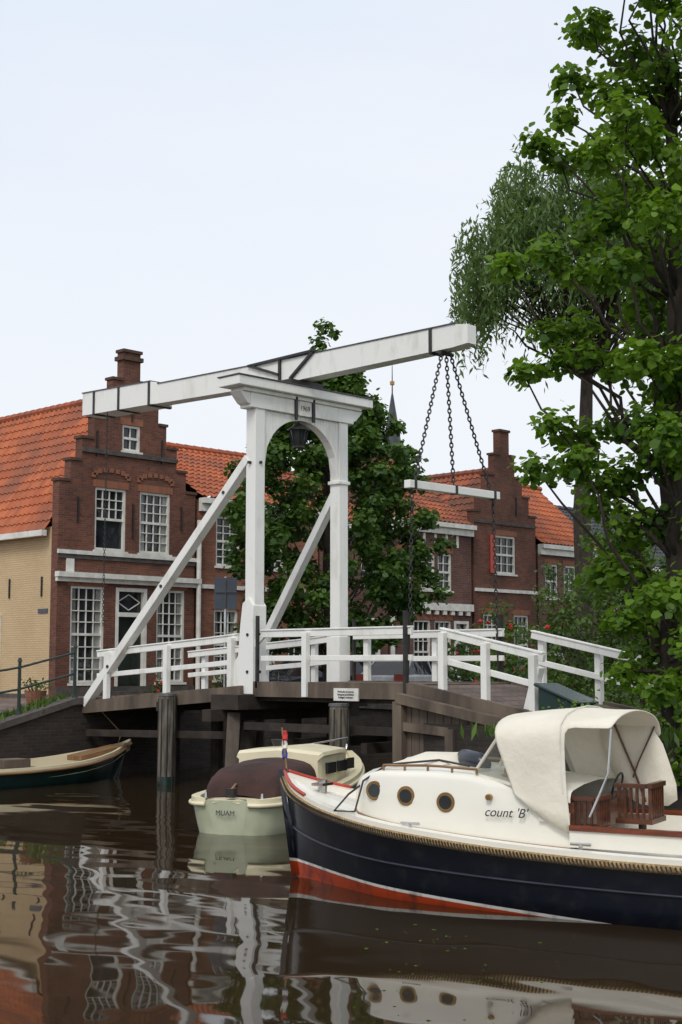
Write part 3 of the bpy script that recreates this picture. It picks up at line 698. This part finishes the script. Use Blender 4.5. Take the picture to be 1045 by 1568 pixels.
# ------------------------------------------------------------------ boats
def cat(P0,n):
    P0=np.array(P0,float);ts=np.linspace(0,len(P0)-1,n);out=[]
    for t in ts:
        i=min(int(t),len(P0)-2);f=t-i;p=[P0[max(i-1,0)],P0[i],P0[i+1],P0[min(i+2,len(P0)-1)]]
        out.append(.5*((2*p[1])+(-p[0]+p[2])*f+(2*p[0]-5*p[1]+4*p[2]-p[3])*f*f+(-p[0]+3*p[1]-3*p[2]+p[3])*f**3))
    return np.array(out)
def hull(e,stations,hk,gk,dk,deckoff=-.05,gw=.1,railr=.03,railk='rope',n=44):
    S=cat(stations,n);F=[0,.12,.3,.5,.75,1]
    for c in (2,3): S[:,c]=np.maximum(S[:,c],.012)
    mb=MB();rows=[]
    for xs_,xw,ws,ww,zs in S:
        r=[]
        for f in F: r.append((xs_+(xw-xs_)*f,ws+(ww-ws)*f**1.25,zs*(1-f)))
        r+= [(xw,ww*.7,-.25),(xw,.01,-.4)]
        rows.append([(a,-b_,c) for a,b_,c in r]+[(a,b_,c) for a,b_,c in r[::-1]])
    mb.grid(rows,hk)
    for end in (0,-1): mb.add(rows[end],[tuple(range(len(rows[end])))],hk)
    mb.obj('hull',e,smooth=True)
    mb=MB()
    for s_ in (-1,1):
        g=[]
        for xs_,xw,ws,ww,zs in S:
            wi=max(ws-gw,.005)
            g.append([(xs_,s_*(ws+.015),zs-.03),(xs_,s_*(ws+.015),zs+.025),(xs_,s_*wi,zs+.025),(xs_,s_*wi,zs+deckoff)])
        mb.grid(g,gk)
    mb.grid([[(s[0],y*max(s[2]-gw,.005),s[4]+deckoff+.04*(1-y*y)) for y in np.linspace(-1,1,7)] for s in S],dk)
    mb.obj('deck',e,smooth=False,recalc=False)
    mb=MB()
    for s_ in (-1,1): mb.tube([(s[0],s_*(s[2]+.03),s[4]-.06) for s in S],railr,railk,8)
    mb.obj('rubbing_rail',e,smooth=True)
    return S
BX,BY=8.6,-8.3
ns=empty('motor_cruiser',(BX,BY,0),math.radians(16))
st=[(-.12,.05,.015,.012,1.11),(.2,.42,.36,.2,.97),(.75,.9,.7,.5,.84),(1.5,1.55,1.0,.85,.74),(2.4,2.4,1.15,1.05,.665),(3.4,3.4,1.22,1.15,.61),(4.5,4.5,1.25,1.2,.585),(5.8,5.8,1.22,1.15,.59),(7.0,7.0,1.08,.95,.63),(7.6,7.55,.85,.7,.66)]
S=hull(ns,st,'navy','boatwhite','boatwhite',deckoff=-.04,gw=.13,railr=.042)
mb=MB()
for s_ in (-1,1):
    mb.tube([(s[0]+(s[1]-s[0])*.5,s_*(s[2]+(s[3]-s[2])*.5**1.25+.008),s[4]*.5) for s in S[1:]],.014,'navyrib',6)
    mb.tube([(s[0],s_*(s[2]+.01),s[4]+.035) for s in S[:8]],.02,'red',6)
mb.beam((-.15,0,1.16),(.03,0,.02),.07,.1,'navy')
mb.obj('strakes',ns,smooth=True)
mb=MB()
for s_ in (-1,):
    L=[Vector((s[0],s_*(s[2]+.03),s[4]-.06)) for s in S]
    for a_,b_ in zip(L[:-1],L[1:]):
        k=6
        for i in range(k):
            p=a_.lerp(b_,i/k);d=(b_-a_).normalized();mb.beam(p+Vector((0,-.042,.03))-d*.012,p+Vector((0,-.042,-.03))+d*.012,.012,.012,'darkwood')
mb.obj('rope_lay',ns)
def cabw(t): return float(np.interp(t,[.82,.92,1.06,1.26,1.56,1.96,2.55,3.5],[.02,.3,.5,.63,.74,.8,.85,.87]))
def cabz(t): return float(np.interp(t,[.82,.95,1.1,1.4,2.0,2.5,2.6,3.5],[.94,1.08,1.18,1.24,1.26,1.24,1.2,1.13]))
def shz(t): return float(np.interp(t,S[:,0],S[:,4]))
ts=np.concatenate([np.linspace(.82,1.36,10),np.linspace(1.45,3.5,18)])
mb=MB();rows=[]
for t in ts:
    w_=cabw(t);z=cabz(t);b0=shz(t)-.06
    r=[(t,-w_,b0),(t,-w_*.985,b0+(z-b0)*.5),(t,-w_*.965,z-.07),(t,-w_*.93,z-.02),(t,-w_*.86,z),(t,-w_*.5,z+.035),(t,0,z+.05)]
    rows.append(r+[(a,-b_,c) for a,b_,c in r[::-1][1:]])
mb.grid(rows,'boatwhite');mb.add(rows[0],[tuple(range(len(rows[0])))],'boatwhite')
mb.obj('cabin',ns,smooth=True)
mb=MB()
for s_ in (-1,1):
    mb.tube([(t,s_*cabw(t)*.86,cabz(t)+.05) for t in np.linspace(1.4,2.5,9)],.014,'teak',6)
    for t in np.linspace(1.4,2.5,5): mb.cyl((t,s_*cabw(t)*.86,cabz(t)),(t,s_*cabw(t)*.86,cabz(t)+.05),.014,.014,'teak',6)
    mb.tube([(t,s_*(cabw(t)+.004),shz(t)-.01) for t in np.linspace(.94,3.5,20)],.012,'teak',6)
    for t,zo in ((1.33,.04),(1.74,.02),(2.2,.0)):
        y=s_*cabw(t)*.98;z=(cabz(t)+shz(t))/2+zo
        mb.cyl((t,y-s_*.05,z),(t,y+s_*.02,z),.088,.088,'brass',24);mb.cyl((t,y-s_*.05,z),(t,y+s_*.023,z),.068,.068,'glass',24)
        mb.cyl((t,y-s_*.05,z),(t,y+s_*.015,z),.098,.098,'teak',24)
mb.cyl((.35,0,.9),(.35,0,1.06),.05,.06,'steel',10);mb.box(.28,.42,-.12,.12,1.0,1.03,'steel')
for t in (1.9,3.65):
    mb.cyl((t,-1.0,shz(t)),(t,-1.0,shz(t)+.06),.02,.02,'steel',8);mb.tube([(t-.1,-1.0,shz(t)+.06),(t+.1,-1.0,shz(t)+.06)],.016,'steel',6)
mb.cyl((2.68,-.885,1.04),(2.68,-.83,1.04),.03,.03,'brass',12);mb.box(3.2,3.32,-.89,-.87,.84,.9,'frame')
mb.obj('deck_fittings',ns)
mb=MB();rows=[]
for t,w_,h in ((1.25,.22,.0),(1.35,.33,.07),(1.65,.38,.12),(2.0,.36,.12),(2.1,.25,.05)):
    z=cabz(t)+.02;rows.append([(t,y*w_,z+h*(1-abs(y)**3)+.02*math.sin(t*9+y*4)) for y in np.linspace(-1,1,9)])
mb.grid(rows,'canvas');mb.obj('hatch_cover',ns,smooth=True)
mb=MB();mb.tube([(1.95,.3,1.3),(2.05,.0,1.36),(2.18,-.2,1.35),(2.35,-.3,1.34),(2.45,-.35,1.3)],[.05,.08,.1,.09,.06],'navyrib',10);mb.obj('rolled_cover',ns,smooth=True)
mb=MB();mb.tube([(1.2,-.3,1.2),(1.0,-.6,.98),(1.02,-.95,.84),(1.15,-.75,.82),(1.17,-.6,1.12),(1.4,-.5,1.29),(1.9,-.3,1.34),(2.3,-.45,1.3)],.011,'black',6);mb.obj('mooring_line',ns,smooth=True)
mb=MB();mb.cyl((-.1,0,1.1),(-.17,0,1.62),.012,.01,'teak',6)
for i,k in enumerate(('flag_b','frame','flag_r')):
    z=1.28+i*.1;mb.tube([(-.13,.0,z),(-.15,.03,z+.05),(-.15,.02,z+.1)],[.028,.035,.026],k,8)
mb.obj('jackstaff_flag',ns)
mb=MB()
A=[(2.42,-.62,1.24),(2.42,.62,1.24),(2.72,.5,1.72),(2.72,-.5,1.72)]
mb.add(A,[(0,1,2,3)],'vinyl');mb.add([(2.42,-.62,1.24),(2.98,-.86,1.15),(2.82,-.8,1.6),(2.72,-.5,1.72)],[(0,1,2,3)],'vinyl');mb.add([(2.42,.62,1.24),(2.98,.86,1.15),(2.82,.8,1.6),(2.72,.5,1.72)],[(0,1,2,3)],'vinyl')
mb.obj('windscreen',ns,recalc=False)
mb=MB()
for p,q in ((A[0],A[1]),(A[1],A[2]),(A[2],A[3]),(A[3],A[0]),((2.42,-.62,1.24),(2.98,-.86,1.16)),((2.42,.62,1.24),(2.98,.86,1.16)),((2.42,0,1.25),(2.72,0,1.73))): mb.beam(p,q,.025,.03,'canvas')
mb.obj('windscreen_frame',ns)
# spray hood
prof=[(-.885,1.1),(-.88,1.35),(-.865,1.58),(-.82,1.72),(-.64,1.81),(-.32,1.86),(0,1.875)]
prof=prof+[(-a,z) for a,z in prof[::-1][1:]]
def hoop(t0,lean,dz_=0,wf=1): return [(t0+lean*(1.87-z),y*wf,z+dz_*(1 if z>1.5 else .0)) for y,z in prof]
H=[hoop(2.66,.36,-.05,.98),hoop(2.7,.34,-.04,.985),hoop(3.05,.2,.0),hoop(3.4,.06,.025),hoop(3.44,.05,.02),hoop(3.65,.0,.0),hoop(3.86,.02,.01),hoop(3.9,.03,.0,.99)]
mb=MB()
mb.grid(H[0:5],'canvas');mb.grid([h[3:11] for h in H[4:]],'canvas')
for s_ in (-1,1):
    f=lambda p:(p[0],s_*abs(p[1]),p[2])
    p0,p1,p2,p3=H[1][0],H[2][0],H[3][0],H[4][0]
    mb.grid([[f(H[0][0]),(2.96,s_*.89,1.08)],[f(p0),(3.0,s_*.9,1.05)],[f(p1),(3.25,s_*.91,.86)],[f(p2),(3.5,s_*.925,.74)],[f(p3),(3.54,s_*.93,.72)]],'canvas')
mb.grid([[(3.2,.82,1.72),(3.33,.86,1.3),(3.52,.9,.86)],[(3.5,.82,1.72),(3.65,.86,1.3),(3.8,.9,.86)],[(3.88,.81,1.72),(3.98,.86,1.3),(4.12,.92,.86)]],'canvas')
mb.obj('spray_hood',ns,smooth=True,solid=.01,weld=True,subd=1)
mb=MB()
mb.tube([(a,b_*1.004,c+.006) for a,b_,c in H[3]],.007,'frame',6)
mb.tube([(3.42,.8,1.7),(3.62,.84,1.2),(3.72,.87,.9)],.012,'brownwood',6);mb.tube([(3.85,.8,1.68),(3.66,.82,1.3),(3.6,.84,1.15)],.01,'brownwood',6)
mb.tube([(3.9,-.8,1.72),(3.87,-.83,1.3),(3.7,-.88,.9)],.011,'steel',6)
mb.obj('hood_frame',ns)
mb=MB()
for s_ in (-1,1):
    mb.beam((3.52,s_*.93,.8),(6.9,s_*.9,.78),.05,.05,'mahog');mb.beam((3.52,s_*.92,.7),(6.9,s_*.89,.68),.03,.16,'boatwhite')
def seat(t,y,zb=.8,h=.33,wd=.44):
    n=7
    for i in range(n): mb.box(t-.02,t+.01,y-wd/2+i*wd/n,y-wd/2+i*wd/n+.035,zb+.05,zb+h,'brownwood')
    mb.box(t-.03,t+.025,y-wd/2-.02,y+wd/2,zb+h,zb+h+.045,'brownwood');mb.box(t-.34,t+.02,y-wd/2-.02,y+wd/2,zb,zb+.05,'brownwood')
    for i in range(5): mb.box(t-.32+i*.06,t-.295+i*.06,y-wd/2-.015,y-wd/2+.01,zb+.05,zb+h,'brownwood')
    mb.box(t-.345,t-.035,y-wd/2-.03,y-wd/2+.02,zb+h,zb+h+.04,'brownwood')
    mb.cyl((t-.15,y,.5),(t-.15,y,zb),.04,.04,'black',8)
seat(3.75,-.6,.74,.3,.34);seat(4.12,-.1,.8,.34,.46)
mb.box(3.48,3.54,-.85,.85,.7,1.02,'brownwood')
mb.box(4.5,6.8,.55,.9,.6,.82,'boatwhite');mb.box(4.5,6.8,.53,.92,.823,.86,'mahog')
for i in range(20):
    t=2*math.pi*i/20;t2=2*math.pi*(i+1)/20;mb.cyl((3.6+.04*math.sin(t),.3+.13*math.cos(t),1.1+.13*math.sin(t)),(3.6+.04*math.sin(t2),.3+.13*math.cos(t2),1.1+.13*math.sin(t2)),.012,.012,'black',6)
mb.obj('cockpit',ns)
text('boat_name',"count 'B'",.125,(2.86,-.893,.9),(math.pi/2,0,math.radians(-1)),'navyrib',ns,shear=.35)
def bl(t,y,z): return (BX+.961*t-.276*y,BY+.276*t+.961*y,z)
e=empty('straw_hat',bl(2.74,-.35,1.215),math.radians(16));mb=MB()
rows=[]
for r,z in ((.19,.0),(.15,.012),(.1,.02),(.095,.07),(.07,.1),(.01,.105)):
    rows.append([(r*math.cos(2*math.pi*i/20),r*math.sin(2*math.pi*i/20),z) for i in range(21)])
mb.grid(rows,'straw');mb.obj('hat',e,smooth=True,solid=.006)
# --- small cabin boat
sb=empty('small_motorboat',(5.15,-6.25,0),math.atan2(.925,-.38))
st=[(-.1,.0,.3,.22,.47),(-.02,.05,.52,.42,.47),(.3,.3,.7,.6,.48),(1.2,1.2,.82,.74,.5),(2.2,2.2,.83,.74,.55),(3.2,3.15,.68,.5,.64),(4.0,3.8,.38,.2,.76),(4.5,4.2,.02,.01,.88)]
S2=hull(sb,st,'palegreen','cream','cream',deckoff=-.04,gw=.12,railr=.03,railk='cream')
mb=MB();rows=[]
for t,w_,z in ((.3,.52,.5),(.36,.57,.72),(.55,.62,.86),(.85,.66,.93),(1.0,.66,.9),(1.3,.66,.96),(1.66,.66,.95),(1.72,.6,.93)):
    rows.append([(t,-w_,.47),(t,-w_*.98,.47+(z-.47)*.5),(t,-w_*.86,z-.06),(t,-w_*.45,z-.01),(t,0,z+.02),(t,w_*.45,z-.01),(t,w_*.86,z-.06),(t,w_*.98,.47+(z-.47)*.5),(t,w_,.47)])
mb.grid(rows,'maroon');mb.obj('folding_hood',sb,smooth=True,subd=1)
mb=MB();rows=[]
for t,w_,z in ((1.6,.66,1.0),(1.7,.68,1.04),(2.3,.66,1.05),(2.9,.56,1.04),(3.3,.42,1.0),(3.5,.3,.95)):
    rows.append([(t,-w_,.5),(t,-w_*.97,z-.08),(t,-w_*1.03,z-.05),(t,-w_*1.0,z),(t,0,z+.06),(t,w_*1.0,z),(t,w_*1.03,z-.05),(t,w_*.97,z-.08),(t,w_,.5)])
mb.grid(rows,'cream');mb.add(rows[-1],[tuple(range(9))],'cream');mb.add(rows[0],[tuple(range(9))],'cream')
for t in (1.85,2.35,2.85):
    for s_ in (-1,1):
        w_=np.interp(t,[1.7,2.3,2.9,3.3],[.68,.66,.56,.42]);mb.box(t,t+.33,s_*w_-.03,s_*w_+.008,.72,.88,'glass')
mb.tube([(3.55,-.3,.9),(3.6,-.3,1.05),(4.4,0,1.12),(3.6,.3,1.05),(3.55,.3,.9)],.014,'steel',6)
mb.box(.0,.12,-.06,.06,.5,.62,'black');mb.tube([(.05,0,.6),(.3,.05,.66),(.5,.1,.64)],.016,'teak',6)
for y in (-.45,.42): mb.cyl((.12,y,.48),(.12,y,.56),.03,.02,'steel',8)
mb.cyl((2.0,.2,1.1),(2.0,.2,1.2),.05,.09,'black',10)
mb.obj('cabin_top',sb)
text('boat_name','MUAM',.1,(-.125,0,.3),(math.radians(86),0,math.radians(-90)),'navyrib',sb)
ls=empty('wooden_sloop',(-4.15,-6.6,0),math.pi/2)
st=[(0,.1,.45,.4,.45),(.4,.45,.7,.6,.4),(1.5,1.5,.86,.76,.36),(2.8,2.8,.88,.76,.36),(4.0,4.0,.76,.6,.42),(4.9,4.85,.48,.3,.54),(5.5,5.25,.12,.05,.68),(5.7,5.35,.02,.01,.76)]
S3=hull(ls,st,'bgreen','cream','teak',deckoff=-.2,gw=.06,railr=.028,railk='teak')
mb=MB()
for t in (.9,2.2,3.5): mb.box(t-.13,t+.13,-.78,.78,.26,.3,'teak')
mb.prism([(4.3,.4),(5.5,.6),(5.4,.68),(4.3,.5)],-.25,.25,'y','teak')
mb.box(2.5,3.1,-.25,.25,.2,.5,'wood')
mb.tube([(5.4,0,.72),(5.7,.3,.9),(5.5,1.0,1.5)],.012,'rope',6)
mb.obj('thwarts',ls)

# ------------------------------------------------------------------ cars
def car(loc,rz,body,name='parked_car'):
    e=empty(name,loc,rz);mb=MB()
    prof=[(-2.05,.35),(-2.1,.6),(-1.95,.82),(-1.05,.93),(1.35,.97),(1.95,.95),(2.05,.75),(2.05,.38),(1.7,.22),(-1.8,.22)]
    mb.prism(prof,-.84,.84,'y',body);mb.obj('body',e,bevel=.06)
    mb=MB()
    g=[(-1.15,.92,.78),(-.45,1.38,.6),(-.2,1.43,.58),(1.0,1.42,.58),(1.35,1.36,.6),(1.85,.95,.76)]
    mb.grid([[(a,-w_,z) for a,z,w_ in g],[(a,w_,z) for a,z,w_ in g]],'glass')
    for s_ in (-1,1): mb.add([(a,s_*w_,z) for a,z,w_ in g],[tuple(range(6))],'glass')
    mb.obj('windows',e)
    mb=MB();mb.grid([[(a,-.59,z+.01) for a,z,_ in g[1:5]],[(a,.59,z+.01) for a,z,_ in g[1:5]]],body)
    for s_ in (-1,1):
        for i in ((0,1),(4,5)): 
            a,b_=g[i[0]],g[i[1]];mb.beam((a[0],s_*a[2],a[1]),(b_[0],s_*b_[2],b_[1]+.0),.06,.05,body)
        mb.beam((.35,s_*.75,.95),(.4,s_*.595,1.4),.08,.04,body)
        mb.box(1.9,2.07,s_*.66-.17,s_*.66+.17,.7,.98,'red');mb.box(-2.1,-1.9,s_*.62-.16,s_*.62+.16,.62,.76,'curtain')
    mb.box(2.03,2.07,-.26,.26,.5,.62,'frame')
    mb.obj('trim',e)
    mb=MB()
    for a in (-1.3,1.3):
        for s_ in (-1,1):
            mb.cyl((a,s_*.68,.31),(a,s_*.86,.31),.31,.31,'rubber',20);mb.cyl((a,s_*.86,.31),(a,s_*.875,.31),.19,.17,'steel',12)
    mb.obj('wheels',e)
M['car1']=mat('navy_car_paint',(.02,.03,.05),None,.2);M['car2']=mat('white_car_paint',(.75,.76,.78),None,.25)
car((-8.0,12.6,1.1),math.radians(-80),M['car2']);car((-10.2,10.4,1.12),math.radians(90),M['car1']);car((-7.9,17.2,1.1),math.radians(-88),M['car1'])

# ------------------------------------------------------------------ trees
def tree_local(name,loc,rz,cl,trunk_top,r0,leafk,per,size,shape='lin',branch_every=1,lean=(0,0)):
    e=empty(name,loc,rz);mb=MB()
    tp=Vector((lean[0],lean[1],trunk_top));tr=limb(mb,(0,0,-.3),tp,r0,r0*.28,wob=.05,n=8)
    for i,(x_,y_,z_,r) in enumerate(cl):
        if i%branch_every:continue
        zz=max(z_-abs(x_)*.55-.6,1.2);t=min(1,zz/trunk_top);k=min(int(t*8),7)
        limb(mb,tr[k],(x_,y_,z_),max(.02,r0*.2*(1-t*.5)),.01,wob=.25,n=5)
    mb.obj('trunk',e,smooth=True)
    C,N,T=clumps(cl,per);n=len(C)
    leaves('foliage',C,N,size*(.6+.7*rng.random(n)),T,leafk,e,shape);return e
RZ=math.radians(44.43)
L=[(-.96,11.3,.4),(-1.3,10.4,.38),(-1.44,9.9,.33),(-1.87,9.4,.33),(-1.5,9.3,.38),(-.96,9.25,.42),(-.7,10.3,.5),(-.35,11.0,.6),(0,10.4,.6),(-.35,9.7,.55),(-.8,8.7,.42),(-.2,8.8,.6),(-.87,8.3,.42),(-.35,8.0,.55),
(-2.2,7.85,.33),(-1.75,7.8,.38),(-1.4,7.6,.35),(-.96,7.6,.4),(-.26,7.3,.55),(-1.65,6.9,.35),(-1.2,7.0,.4),(-2.0,6.35,.35),(-1.57,6.45,.35),(-1.2,6.5,.35),(-.7,6.35,.45),(-.2,6.1,.55),(-1.65,5.55,.4),(-1.2,5.45,.4),(-.7,5.6,.4),
(-1.83,5.0,.4),(-1.4,4.95,.4),(-1.05,4.75,.4),(-.7,4.9,.45),(-.26,5.1,.5),(-.6,4.2,.45),(-.17,4.2,.5),(-.7,3.6,.4),(-.26,3.35,.5),(-.7,2.9,.4),(-.35,2.45,.45),(-.1,2.05,.45),(-.75,2.2,.35),(-.9,12.0,.4),(-.3,12.0,.6),(.2,12.8,.7)]
cl=[]
for a,z,r in L:
    z-=1.38
    cl.append((a,random.uniform(-.5,.5),z,r*.9))
    if a>-1.1: cl.append((a+random.uniform(-.1,.3),random.choice((-1,1))*random.uniform(.8,1.7),z+random.uniform(-.3,.3),r*.9))
for _ in range(50): cl.append((random.uniform(.2,2.8),random.uniform(-2,2),random.uniform(1.0,11),random.uniform(.4,.6)))
tree_local('linden_tree',(10.13,-2.67,1.38),RZ,cl,9.5,.24,'leaf_lin',185,.11)
cl=[]
for _ in range(320):
    z=random.uniform(1.5,9.2);R=float(np.interp(z,[1.5,3,4.5,6,7.3,8.3,9.4],[2.0,2.5,2.7,2.4,1.7,.9,.3]))
    t=random.uniform(0,2*math.pi);q=R*math.sqrt(random.uniform(.1,1));cl.append((q*math.cos(t),q*math.sin(t),z,random.uniform(.3,.5)))
cl+=[(-.3,0,9.6,.35),(-.15,0,10.1,.3),(-.5,0,9.2,.35),(.1,0,9.9,.25),(1.2,.3,7.9,.35),(1.8,.2,7.4,.3),(-2.5,0,6.2,.35),(-2.7,0,5.2,.35),(2.6,0,3.4,.4),(2.9,0,2.9,.35),(2.6,.5,5.0,.4),(3.0,0,4.2,.35),(2.2,0,6.6,.35)]
tree_local('street_linden_tree',(-6.3,7.2,1.3),RZ,cl,8.2,.17,'leaf_mid',115,.135,branch_every=5)
e=empty('willow_tree',(-5.9,17.9,1.1),RZ);mb=MB();tr=limb(mb,(0,0,-.3),(.3,0,12.5),.4,.15,wob=.05)
C=[];T=[];TT=[]
for i in range(1900):
    ang=random.uniform(0,2*math.pi);el=math.acos(random.uniform(-.15,1));q=random.uniform(.55,1.0)
    R=Vector((3.6*math.sin(el)*math.cos(ang)*q,3.0*math.sin(el)*math.sin(ang)*q,13.4+4.3*math.cos(el)*q+random.uniform(-.4,.5)))
    R.z+= .35*math.sin(R.x*3)-.3*(R.x<-2)
    if i%20==0: limb(mb,tr[5],R,.06,.01,wob=.2,n=4)
    Lh=random.uniform(.7,2.2);dirn=Vector((math.cos(ang),math.sin(ang),0));n=int(Lh/.11);tn=random.random()*.55
    for j in range(n):
        s_=j/n;p=R+dirn*(.5*math.sin(min(1,s_*2)*1.57))+Vector((0,0,.45*math.sin(s_*3)-Lh*s_**1.3))
        p+=Vector((random.gauss(0,.07),random.gauss(0,.07),0));C.append(p);T.append((random.gauss(0,.5),random.gauss(0,.5),-1));TT.append(tn+.45*random.random())
mb.obj('trunk',e,smooth=True)
n=len(C);T=np.array(T);N=rng.normal(size=(n,3))
leaves('foliage',C,N,.3*(.7+.6*rng.random(n)),np.array(TT),'leaf_wil',e,'wil',T=T)

def shrub(name,c,rad,nc,per=60,size=.09,k='leaf_bush',flowers=0,r=(.22,.38),shape='oval'):
    e=empty(name,c);cl=[];mb=MB()
    for _ in range(nc):
        d=Vector((random.gauss(0,1),random.gauss(0,1),abs(random.gauss(0,1)))).normalized()*random.uniform(.45,1)
        cl.append((d.x*rad[0],d.y*rad[1],max(.1,d.z*rad[2]),random.uniform(*r)))
    for q in cl[::3]: limb(mb,(q[0]*.15,q[1]*.15,-.2),q[:3],.03,.008,wob=.15,n=4)
    mb.obj('stems',e)
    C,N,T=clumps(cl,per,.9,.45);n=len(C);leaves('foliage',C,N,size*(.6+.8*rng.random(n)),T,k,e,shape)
    if flowers:
        mf=MB()
        for _ in range(flowers):
            q=random.choice(cl);d=Vector((random.uniform(.2,1),-random.uniform(.2,1),random.uniform(0,.8))).normalized()*q[3]*1.15;p=Vector(q[:3])+d
            for _k in range(6):
                dd=Vector((random.gauss(0,1),random.gauss(0,1),random.gauss(0,1))).normalized()*.022;mf.cyl(p+dd,p+dd*2.0,.032,.012,'redflower',6)
        mf.obj('roses',e)
    return e
shrub('rose_bush',(0,7.1,1.3),(1.9,1.6,2.9),90,75,.1,flowers=50)
shrub('rose_bush',(2.2,4.6,1.3),(1.3,1.0,1.9),60,70,.09,flowers=20)
shrub('hedge_shrub',(1.9,7.2,1.3),(1.7,1.6,3.9),90,75,.1)
shrub('hedge_shrub',(3.8,6.4,1.3),(1.9,1.9,4.6),120,75,.11)
shrub('hedge_shrub',(6.2,5.6,1.3),(2,2,4.4),100,70,.12)
shrub('hedge_shrub',(5.4,2.9,1.3),(1.0,.8,1.2),40,60,.08)
shrub('bank_shrub',(9.3,-2.7,1.2),(1.6,.9,.75),60,60,.07,k='leaf_lin',r=(.15,.28))
shrub('bank_shrub',(11.6,-3.6,.9),(1.2,.8,1.1),60,70,.09,k='leaf_lin',r=(.18,.3),shape='lin')
shrub('bank_shrub',(13.6,-3.4,.9),(1.2,.8,1.3),50,60,.09,k='leaf_lin',r=(.2,.3))
shrub('potted_plant',(-6.2,-1.9,1.75),(.3,.3,.35),14,30,.06,r=(.1,.16))
shrub('potted_plant',(-6.3,-3.4,1.25),(.6,.5,.75),30,40,.07,r=(.14,.22))
shrub('potted_plant',(-11.6,7.9,1.5),(.3,.4,.9),20,40,.08,r=(.14,.22))
shrub('potted_plant',(-10.9,9.6,1.4),(.6,.8,1.2),34,40,.08,r=(.16,.26))
shrub('potted_plant',(-11.8,5.9,1.5),(.2,.25,1.0),16,30,.06,r=(.1,.18),flowers=5)
shrub('background_tree',(-7,23,1.1),(2.4,2.4,6),120,60,.16,k='leaf_mid',r=(.4,.6))
shrub('background_tree',(-5.6,12.5,1.1),(1.2,1.2,2.2),50,50,.12,k='leaf_mid',r=(.25,.4))
shrub('background_tree',(3,20,1.1),(4,3,8),170,60,.17,k='leaf_mid',r=(.4,.7))
shrub('background_tree',(9,14,1.1),(4,3,9),190,60,.17,k='leaf_mid',r=(.4,.7))
e=empty('flower_pot');mb=MB();mb.cyl((-6.2,-1.9,1.5),(-6.2,-1.9,1.78),.18,.25,'brick2',14);mb.obj('pot',e)
C=[];N=[];T=[]
for _ in range(2600):
    if random.random()<.4: x_,y_=-5.6+random.gauss(0,.12),random.uniform(-9,-1.6);z_=hL(x_,y_)+.06
    else:
        x_=random.uniform(7.6,16);y_=-3.4+random.gauss(0,.35);z_=1.42
    C.append((x_,y_,z_));N.append((random.gauss(0,1),random.gauss(0,1),.1));T.append((random.gauss(0,.25),random.gauss(0,.25),1))
leaves('bank_grass',C,np.array(N),.2*(.5+rng.random(len(C))),rng.random(len(C)),'leaf_bush',None,'wil',T=np.array(T))
C=[];
for _ in range(60):
    cx_,cy_=random.choice(((13.2,-11.0),(12.2,-9.9),(14.2,-11.9)));C.append((cx_+random.gauss(0,.5),cy_+random.gauss(0,.3),.006))
n=len(C);leaves('floating_leaves',C,np.tile([0,0,1.0],(n,1))+rng.normal(size=(n,3))*.03,.06*(.6+rng.random(n)),rng.random(n),'leaf_lin',None,'lin')
print('done')
